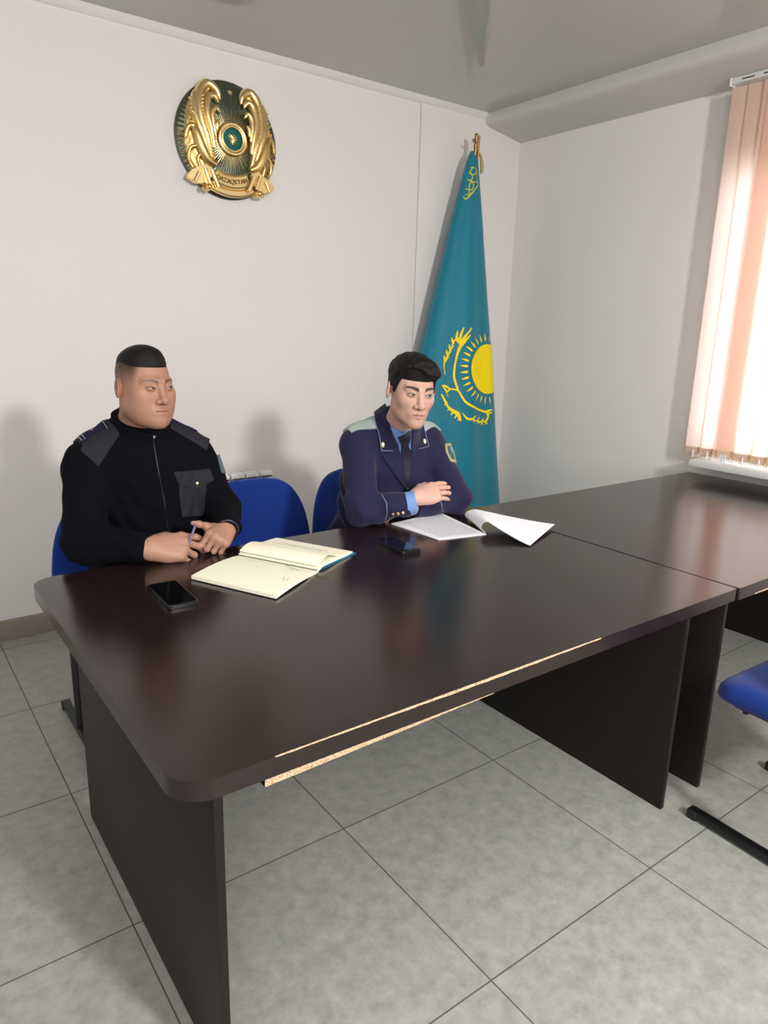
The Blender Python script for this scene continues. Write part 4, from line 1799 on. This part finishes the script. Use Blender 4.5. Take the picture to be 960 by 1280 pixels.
def make_person(cfg):
    O = np.array(cfg['origin'])
    hc, s = np.array(cfg['head']), cfg['hs']
    Rm = rot_head(*cfg['hrot'])
    fat, eo = cfg['fat'], cfg.get('ear', 0)
    neck_t = hc + Rm @ np.array((0, .022, -.055)) * s
    nb_ = np.array(cfg['neck'])

    def hloc(P):
        return ((P - hc) @ Rm) / s

    def skin(P):
        d = cfg['torso'](P) + .016
        d = smin(d, rc(P, nb_ + (0, .012, -.03), neck_t, cfg['nr'] + .008, cfg['nr']), .03)
        near = np.linalg.norm(P - hc, axis=1) < .22
        if near.any():
            h = head_sdf(hloc(P[near]), fat, eo) * s
            d[near] = smin(d[near], h, .018)
        for hd in cfg['hands']:
            near = np.linalg.norm(P - np.asarray(hd['w']), axis=1) < .27
            if near.any():
                h = hand_sdf(P[near], **hd)
                d[near] = smin(d[near], h, .006)
        return d
    V, F = surface_nets(skin, cfg['lo'], cfg['hi'], cfg['res'])
    for _ in range(2):              # finer mesh over eyes, brows and mouth
        q = hloc(V[F].mean(1))
        V, F = refine(V, F, (np.abs(q[:, 0]) < .062) & (q[:, 1] < -.035) & (q[:, 2] > -.085) & (q[:, 2] < .042))
    q = hloc(V)
    near = (np.linalg.norm(q, axis=1) < .17) & (q[:, 2] > -.125)
    col = np.tile(np.array(lin(cfg['skin'])), (len(V), 1))
    col[near] = face_tint(q[near], cfg['skin'], cfg)
    # nails and knuckles
    for hd in cfg['hands']:
        hn = np.linalg.norm(V - np.asarray(hd['w']), axis=1) < .25
        col[hn] = np.array(lin(cfg['hand']))
    root = np_mesh('person', V, F, SKIN, None, O, col)
    root.location = tuple(O)
    tag(root, cfg['label'], 'person')
    # hair
    hl = cfg['hair']

    def hair(P):
        q_ = hloc(P)
        return hl(q_, scalp(q_, fat)) * s
    V, F = surface_nets(hair, hc - .17, hc + .18, .0026)
    np_mesh('hair', V, F, HAIR, root, O)
    return root, O, hloc, skin


def legs(root, O, hips, knees, ankles, m, shoe_m):
    def f(P):
        d = ell(P, (np.array(hips[0]) + hips[1]) / 2 + (0, .0, .02), (.175, .13, .095))
        for h, k, a in zip(hips, knees, ankles):
            d = smin(d, chain(P, [h, k, a], (.084, .064, .052), .03), .03)
        return np.maximum(d, .085 - P[:, 2])
    lo = np.min(np.array(hips + knees + ankles), 0) - .2
    hi = np.max(np.array(hips + knees + ankles), 0) + .2
    lo[2] = .04
    sdf_obj('trousers', f, lo, hi, .009, m, root, O)
    for a in ankles:
        a = np.array(a)

        def sh(P, a=a):
            d = rc(P, a * (1, 1, 0) + (0, .025, .045), a * (1, 1, 0) + (0, -.15, .034), .042, .036)
            d = smin(d, rc(P, a * (1, 1, 0) + (0, .015, .05), a * (1, 1, 0) + (0, .012, .10), .040, .042), .03)
            return np.maximum(d, .004 - P[:, 2])
        sdf_obj('shoe', sh, a * (1, 1, 0) + (-.08, -.24, 0), a * (1, 1, 0) + (.08, .10, .16), .006, BLACKP, root, O)


# ---- the man in the black sweater
S1R, E1R, W1R = (-.445, .755, .972), (-.488, .645, .772), (-.352, .515, .765)
S1L, E1L, W1L = (-.108, .755, .978), (-.046, .690, .800), (-.090, .552, .778)


def torso1(P):
    d = ell(P, (-.255, .850, .57), (.185, .14, .14))
    d = smin(d, ell(P, (-.255, .790, .74), (.178, .142, .20)), .08)
    d = smin(d, ell(P, (-.275, .775, .93), (.182, .130, .165)), .08)
    d = smin(d, rc(P, (-.405, .770, .985), (-.145, .770, .990), .068, .068), .06)
    for sx in (-.145, .145):
        d = smin(d, rc(P, (-.276, .785, 1.095), (-.276 + sx * .9, .772, 1.015), .056, .046), .04)
    return d


def arms1(P):
    a = chain(P, [S1R, E1R, W1R], (.069, .060, .044), .03)
    b = chain(P, [S1L, E1L, W1L], (.069, .060, .045), .03)
    return a, b


def clip_arm(d, P, E, W, back):
    u = np.array(W) - np.array(E)
    u /= np.linalg.norm(u)
    return np.maximum(d, (P - np.array(W)) @ u + back)


def body1(P):
    a, b = arms1(P)
    return smin(smin(torso1(P), clip_arm(a, P, E1R, W1R, .03), .03), clip_arm(b, P, E1L, W1L, .03), .03)


def sweater1(P):
    a, b = arms1(P)
    d = smin(torso1(P), clip_arm(a, P, E1R, W1R, -.004), .035)
    d = smin(d, clip_arm(b, P, E1L, W1L, -.016), .035)
    d = d + .0022 * np.sin(P[:, 2] * 62 + 9 * np.sin(P[:, 0] * 17)) * sstep(1.0, .9, P[:, 2]) + \
        .0016 * np.sin(P[:, 0] * 70 + P[:, 2] * 60 + P[:, 1] * 35)
    return d


def hair1(q, sc):
    y, z = q[:, 1], q[:, 2]
    hl = np.interp(y, [-.12, -.085, -.06, -.02, .05, .10], [.095, .093, .090, .082, .066, .040])
    k = (z - hl)
    th = -.0015 + .0024 * sstep(-.004, .004, k) + .0060 * sstep(.0, .034, k) + .0075 * sstep(.055, .085, z) * sstep(.04, -.06, y)
    return sc - th


m1, O1, hloc1, skin1 = make_person(dict(
    origin=(-.26, .80, 0), head=(-.279, .690, 1.213), hs=.94, hrot=(16, 2, 1), fat=.0095, ear=.001, neck=(-.278, .765, 1.06), nr=.056,
    torso=body1, lo=(-.60, .30, .42), hi=(.08, 1.02, 1.36), res=.0024, skin=(166, 121, 101), hand=(172, 128, 108), lip=(164, 98, 88),
    fade=True, beard=.12, brow=.75, browk=.68, slant=.001, open=.62, gaze=.003, hair=hair1,
    label='heavy-set man with cropped hair in a black zip sweater, hands together on the table',
    hands=[
        dict(w=np.array(W1R), x=(.97, -.16, -.06), z=(-.08, -.66, .75), left=False, s=1.12,
             curls=[(18, 22, 12), (30, 24, 16), (40, 40, 20), (44, 42, 24)], spreads=(6, 0, -4, -9),
             thumb=[(.022, .026, -.012), (.058, .044, -.020), (.088, .044, -.030), (.110, .034, -.036)]),
        dict(w=np.array(W1L), x=(-.66, -.70, -.12), z=(.34, -.40, .85), left=True, s=.96,
             curls=[(66, 84, 50), (70, 86, 50), (72, 86, 50), (76, 84, 50)], spreads=(0, 0, 0, -2),
             thumb=[(.020, .028, -.008), (.050, .054, -.004), (.080, .074, .006), (.100, .088, .010)]),
    ]))
sw1 = sdf_obj('sweater', sweater1, (-.60, .38, .45), (.10, 1.02, 1.20), .0045, KNIT, m1, O1)


def collar1(P):
    d = rc(P, (-.279, .772, 1.03), (-.281, .752, 1.125), .088, .079)
    n = np.array((.02, -.36, -.93))
    top = -((P - np.array((-.281, .69, 1.090))) @ (np.array((.0, .30, -.95)) / np.linalg.norm((.0, .30, -.95)))) * 1.0
    top = (P[:, 2] - 1.090) - .36 * (P[:, 1] - .68)
    return smax(d + .001 * np.sin(P[:, 2] * 300), top, .008)


sdf_obj('collar', collar1, (-.42, .60, .98), (-.14, .92, 1.20), .004, KNIT, m1, O1)


def cloth1(P):
    return np.minimum(sweater1(P), collar1(P))


patch('shoulder_patch', cloth1, [(134, 524), (146, 536), (150, 543), (123, 583)], [(110, 541), (106, 548), (103, 556), (101, 563)], KPATCH, m1, O1, .0022, smoothing=1)
patch('shoulder_patch', cloth1, [(215, 524), (238, 535), (255, 546), (262, 549)], [(212, 535), (232, 547), (246, 555), (258, 563)], KPATCH, m1, O1, .0022, smoothing=1)
ep = patch('epaulette', cloth1, [(-.372, .748), (-.462, .735)], [(-.372, .806), (-.462, .800)], NAVYD, m1, O1, .006, mode=from_above, under=.003)
for t, w in ((-.452, .0015), (-.442, .0015), (-.378, .0011)):
    cord('silver_stripe', cloth1, [(t, .740), (t, .797)], w, SILV, ep, O1, .0065, 12, from_above)
stud('silver_star', cloth1, (-.415, .765), .006, SILV, ep, O1, from_above)
ep = patch('epaulette', cloth1, [(-.190, .752), (-.098, .745)], [(-.190, .812), (-.098, .806)], NAVYD, m1, O1, .007, mode=from_above, under=.003)
for t, w in ((-.110, .0015), (-.120, .0015), (-.184, .0011)):
    cord('silver_stripe', cloth1, [(t, .75), (t, .804)], w, SILV, ep, O1, .0075, 12, from_above)
pk = patch('chest_pocket', cloth1, [(223, 602), (224, 620), (227, 646)], [(259, 600), (257, 620), (254, 644)], KPATCH, m1, O1, .0035)
fl_ = patch('pocket_flap', cloth1, [(216, 590), (238, 588), (261, 586)], [(222, 606), (244, 611), (267, 600)], KPATCH, m1, O1, .0075)
stud('pocket_button', cloth1, (246, 604), .0085, mat('cream_brass_button', (226, 206, 150), 0.3, 0.6), m1, O1)
cord('zip', cloth1, [(191.5, 551), (198, 590), (205, 625), (210, 664)], .0016, BLACKP, m1, O1, .0012, 40)
stud('zip_pull', cloth1, (191.8, 546), .0048, SILV, m1, O1, shape='shield')
patch('sleeve_badge', cloth1, [(271, 569), (274, 580), (277, 591)], [(274, 568), (278, 580), (282, 592)], mat('grey_teal_badge', (88, 104, 112), 0.7), m1, O1, .002, n=10, k=5)
# watch strap on the left wrist
u_ = np.array(W1L) - np.array(E1L)
u_ /= np.linalg.norm(u_)
wc = np.array(W1L) + u_ * .016
ax_ = np.cross(u_, (0, 0, 1))
ax_ /= np.linalg.norm(ax_)
bx_ = np.cross(ax_, u_)
g = Geo()
g.tube([wc + .0345 * (math.cos(t) * ax_ + math.sin(t) * bx_) - O1 for t in np.linspace(0, 2 * PI, 30)], .0042, 8)
g.build('watch_strap', mat('grey_watch_steel', (66, 63, 70), 0.35, 0.7), m1)
legs(m1, O1, [(-.345, .84, .555), (-.165, .84, .555)], [(-.40, .42, .545), (-.12, .42, .545)], [(-.38, .60, .11), (-.14, .60, .11)],
     mat('black_trousers', (20, 20, 26), 0.85), BLACKP)

# pen between his fingers
PA, PB = np.array((-.238, .488, .768)), np.array((-.208, .502, .822))
pen = tag(empty('pen', PA), 'thin violet pen between the hands of the man in the black sweater', 'pen')
g = Geo().tube([(0, 0, 0), PB - PA], .0038, 10)
g.build('barrel', VIOLET, pen)
g = Geo().tube([(0, 0, 0), (PA - PB) * .12], [.0034, .0008], 8)
g.build('tip', SILV, pen)

# ---- the young man in the navy uniform jacket
S2R, E2R, W2R = (.486, .672, .980), (.422, .545, .772), (.572, .462, .798)
S2L, E2L, W2L = (.797, .640, .972), (.828, .505, .774), (.650, .520, .768)


def torso2(P):
    d = ell(P, (.665, .870, .56), (.17, .13, .13))
    d = smin(d, ell(P, (.660, .780, .74), (.172, .130, .19)), .08)
    d = smin(d, rc(P, (.735, .690, .90), (.760, .625, .80), .075, .062), .05)
    R2 = np.array(Matrix.Rotation(math.radians(-6), 3, 'Z'))
    d = smin(d, ell(P, (.648, .700, .885), (.178, .126, .170), R2), .08)
    d = smin(d, rc(P, (.500, .685, .982), (.782, .655, .978), .062, .062), .05)
    for sx in (-.145, .145):
        d = smin(d, rc(P, (.638, .668, 1.066), (.638 + sx * .9, .674 - .09 * sx, 1.010), .048, .042), .03)
    return d


def arms2(P):
    a = chain(P, [S2R, E2R, W2R], (.064, .056, .042), .03)
    b = chain(P, [S2L, E2L, W2L], (.064, .056, .044), .03)
    return a, b


def body2(P):
    a, b = arms2(P)
    return smin(smin(torso2(P), clip_arm(a, P, E2R, W2R, .03), .03), clip_arm(b, P, E2L, W2L, .03), .03)


def creases(P):
    w = .0042 * np.sin(P[:, 2] * 55 + P[:, 0] * 34 + 3 * np.sin(P[:, 1] * 20))
    low = sstep(.93, .82, P[:, 2])
    return w * low + .0020 * np.sin(P[:, 0] * 48 - P[:, 2] * 40 + 2 * np.sin(P[:, 1] * 33))


def jacket2(P):
    a, b = arms2(P)
    d = smin(torso2(P), clip_arm(a, P, E2R, W2R, .006), .03)
    d = smin(d, clip_arm(b, P, E2L, W2L, -.01), .03)
    return d + creases(P)


def hair2(q, sc):
    x, y, z = q[:, 0], q[:, 1], q[:, 2]
    ax = np.abs(x)
    hl = np.interp(y, [-.12, -.085, -.060, -.045, -.022, -.012, .02, .07, .11], [.068, .066, .060, .046, -.010, .014, .008, -.030, -.05])
    fr = sstep(-.03, -.07, y)
    hl = hl + fr * (.024 * sstep(.025, -.030, x) - .006 * sstep(.01, .05, x))
    k = z - hl
    th = -.0018 + fr * .008 * sstep(-.03, .05, x) * sstep(.0, .01, k) + .010 * sstep(-.003, .012, k) + .010 * sstep(.035, .085, z) + .010 * sstep(.045, .08, z) * sstep(0, -.08, y)
    th = th * (1 - .55 * fr * sstep(.025, -.025, x) * sstep(.10, .06, z))
    th = th + .004 * sstep(.02, .08, y) * sstep(-.02, .03, k)
    strands = np.sin(330 * (y - .5 * x) + 5 * np.sin(40 * x)) * .0009 * fr + np.sin(150 * x - 90 * y + 3 * np.sin(60 * z)) * .0008
    return sc - th - strands * (k > .004)


m2, O2, hloc2, skin2 = make_person(dict(
    origin=(.66, .80, 0), head=(.594, .505, 1.190), hs=.965, hrot=(-16, 7, 4), fat=.0015, ear=.004, neck=(.634, .640, 1.035), nr=.050,
    torso=body2, lo=(.26, .34, .42), hi=(1.0, 1.02, 1.36), res=.0024, skin=(200, 158, 140), hand=(212, 168, 150), lip=(188, 122, 116),
    beard=.10, brow=1.2, slant=.0022, open=.95, gaze=.002, hair=hair2,
    label='young man with thick black hair in a navy uniform jacket, forearms crossed on the table',
    hands=[
        dict(w=np.array((.606, .470, .814)), x=(.985, .03, .09), z=(-.20, -.62, .76), left=False, s=1.0,
             curls=[(6, 10, 6), (9, 10, 8), (10, 12, 8), (12, 12, 8)], spreads=(1, 0, -1, -2),
             thumb=[(.022, .026, -.010), (.052, .042, -.012), (.080, .046, -.012), (.104, .040, -.014)]),
        dict(w=np.array(W2L), x=(-.97, .22, -.02), z=(0, -.5, .86), left=True, s=1.0,
             curls=[(20, 20, 12)] * 4, spreads=(3, 0, -2, -5),
             thumb=[(.022, .026, -.010), (.052, .042, -.014), (.080, .044, -.020), (.104, .036, -.026)]),
    ]))
sdf_obj('jacket', jacket2, (.24, .38, .45), (1.02, 1.04, 1.14), .0045, NAVY, m2, O2)


def collar2(P):
    d = rc(P, (.634, .665, .995), (.622, .612, 1.085), .086, .066)
    top = (P[:, 2] - 1.046) - .62 * (P[:, 1] - .575)
    return smax(d, top, .006)


def shirt2(P):
    d = rc(P, (.634, .650, .98), (.620, .575, 1.08), .074, .059)
    top = (P[:, 2] - 1.040) - .55 * (P[:, 1] - .55)
    return smax(d, top, .005)


def cloth2(P):
    return smin(jacket2(P), collar2(P), .02)


def chest2(P):
    return smin(smin(jacket2(P), shirt2(P), .02), collar2(P), .02)


sdf_obj('shirt', shirt2, (.50, .44, .94), (.76, .80, 1.16), .004, SHIRT, m2, O2)


def collar_shell(P):
    d = collar2(P)
    d = np.maximum(d, -(d + .008))
    # open at the throat
    ax = np.abs(P[:, 0] - (.630 + .0 * P[:, 1]))
    gap = .020 + .50 * np.maximum(0, 1.05 - P[:, 2])
    return smax(d, -np.maximum(ax - gap, P[:, 1] - .62), .004)


sdf_obj('collar_stand', collar_shell, (.50, .46, .94), (.78, .80, 1.16), .0036, NAVY, m2, O2)
patch('shirt_front', chest2, [(484, 524), (494, 545), (502, 575), (508.5, 606)], [(516, 534), (516, 550), (513, 578), (509.5, 606)], SHIRT, m2, O2, .0025, under=.01)
patch('necktie', chest2, [(501.5, 556), (501, 566), (504, 585), (507.5, 607)], [(509, 555), (513, 566), (511.5, 585), (510, 607)], TIE, m2, O2, .008)
patch('tie_knot', chest2, [(498, 545), (500, 551), (503, 558)], [(512.5, 541), (511, 549), (508, 558)], TIE, m2, O2, .011, n=10, k=6)
lap = [([(483, 507), (485, 526), (491, 543), (498, 555)], [(470, 517), (470.5, 538), (472.5, 552), (474.5, 563)], 'collar_leaf'),
       ([(515.5, 533), (514, 545), (513, 556), (513, 560)], [(526, 527), (530, 541), (533, 552), (535, 558)], 'collar_leaf')]
for A_, B_, nm in lap:
    patch(nm, chest2, A_, B_, NAVY, m2, O2, .010, smoothing=2)
patch('lapel', chest2, [(498, 556), (502, 575), (506, 594), (509, 612)], [(474.5, 565), (483, 579), (495, 595), (508, 612)], NAVY, m2, O2, .0075, smoothing=2)
patch('lapel', chest2, [(513, 561), (512, 576), (511, 594), (509.5, 612)], [(531, 561), (526, 576), (517, 595), (510, 612)], NAVY, m2, O2, .0085, smoothing=2)
cord('collar_piping', chest2, [(470, 518), (470.5, 538), (472.5, 552), (474.5, 563), (482, 563), (491, 562)], .0011, PIPE, m2, O2, .0115)
cord('collar_piping', chest2, [(526, 528), (530, 541), (533, 552), (535, 558), (528, 560), (521, 561)], .0011, PIPE, m2, O2, .0115)
PIN = mat('pale_gold_pin', (232, 214, 178), 0.35, 0.4)
stud('collar_pin', chest2, (478, 556), .0085, PIN, m2, O2, shape='shield', off=.013)
stud('collar_pin', chest2, (528.7, 552.5), .0085, PIN, m2, O2, shape='shield', off=.013)
ep = patch('epaulette', cloth2, [(.560, .628), (.505, .640), (.446, .655)], [(.560, .692), (.505, .698), (.446, .706)], EPAU, m2, O2, .006, mode=from_above, under=.003, smoothing=1)
stud('epaulette_star', cloth2, (.468, .680), .0055, GOLDD, ep, O2, from_above)
ep = patch('epaulette', cloth2, [(.712, .600), (.770, .606), (.832, .616)], [(.712, .664), (.770, .668), (.832, .674)], EPAU, m2, O2, .006, mode=from_above, under=.003, smoothing=1)
stud('epaulette_star', cloth2, (.805, .640), .0055, GOLDD, ep, O2, from_above)
sb_ = patch('sleeve_badge', cloth2, [(556, 555), (557, 565), (563, 577)], [(562, 554), (567, 566), (570, 579)], mat('olive_gold_badge', (168, 160, 110), 0.7), m2, O2, .003, n=12, k=6)
patch('badge_field', cloth2, [(558.5, 558), (559.5, 566), (564, 574)], [(562, 558), (565.5, 566), (568, 575)], mat('teal_badge_field', (40, 96, 110), 0.7), sb_, O2, .0045, n=10, k=5)
for px in ((490.7, 642), (497, 641.4), (503.2, 640.6)):
    stud('cuff_button', jacket2, px, .0062, mat('bright_brass', (238, 208, 150), 0.25, 0.8), m2, O2)
stud('jacket_button', jacket2, (509.5, 611), .0075, MATS['bright_brass'], m2, O2)
cord('cuff_piping', jacket2, [(477, 618), (483, 628), (484, 640), (481, 652)], .0012, PIPE, m2, O2, .0012)
cord('cuff_piping', jacket2, [(549, 623), (552, 630), (553, 639)], .0012, PIPE, m2, O2, .0012)
# shirt cuff showing at the right wrist
u2 = np.array(W2R) - np.array(E2R)
u2 /= np.linalg.norm(u2)


def cuff2(P):
    w = np.array(W2R)
    d = rc(P, w - u2 * .04, w + u2 * .035, .041, .0405)
    t = (P - w) @ u2
    return np.maximum(np.maximum(d, t - .018), -t - .016)


sdf_obj('shirt_cuff', cuff2, np.array(W2R) - .07, np.array(W2R) + .07, .003, SHIRT, m2, O2)
legs(m2, O2, [(.575, .865, .55), (.755, .865, .55)], [(.54, .42, .545), (.79, .42, .545)], [(.55, .60, .11), (.78, .60, .11)],
     mat('navy_trousers', (34, 33, 60), 0.85), BLACKP)
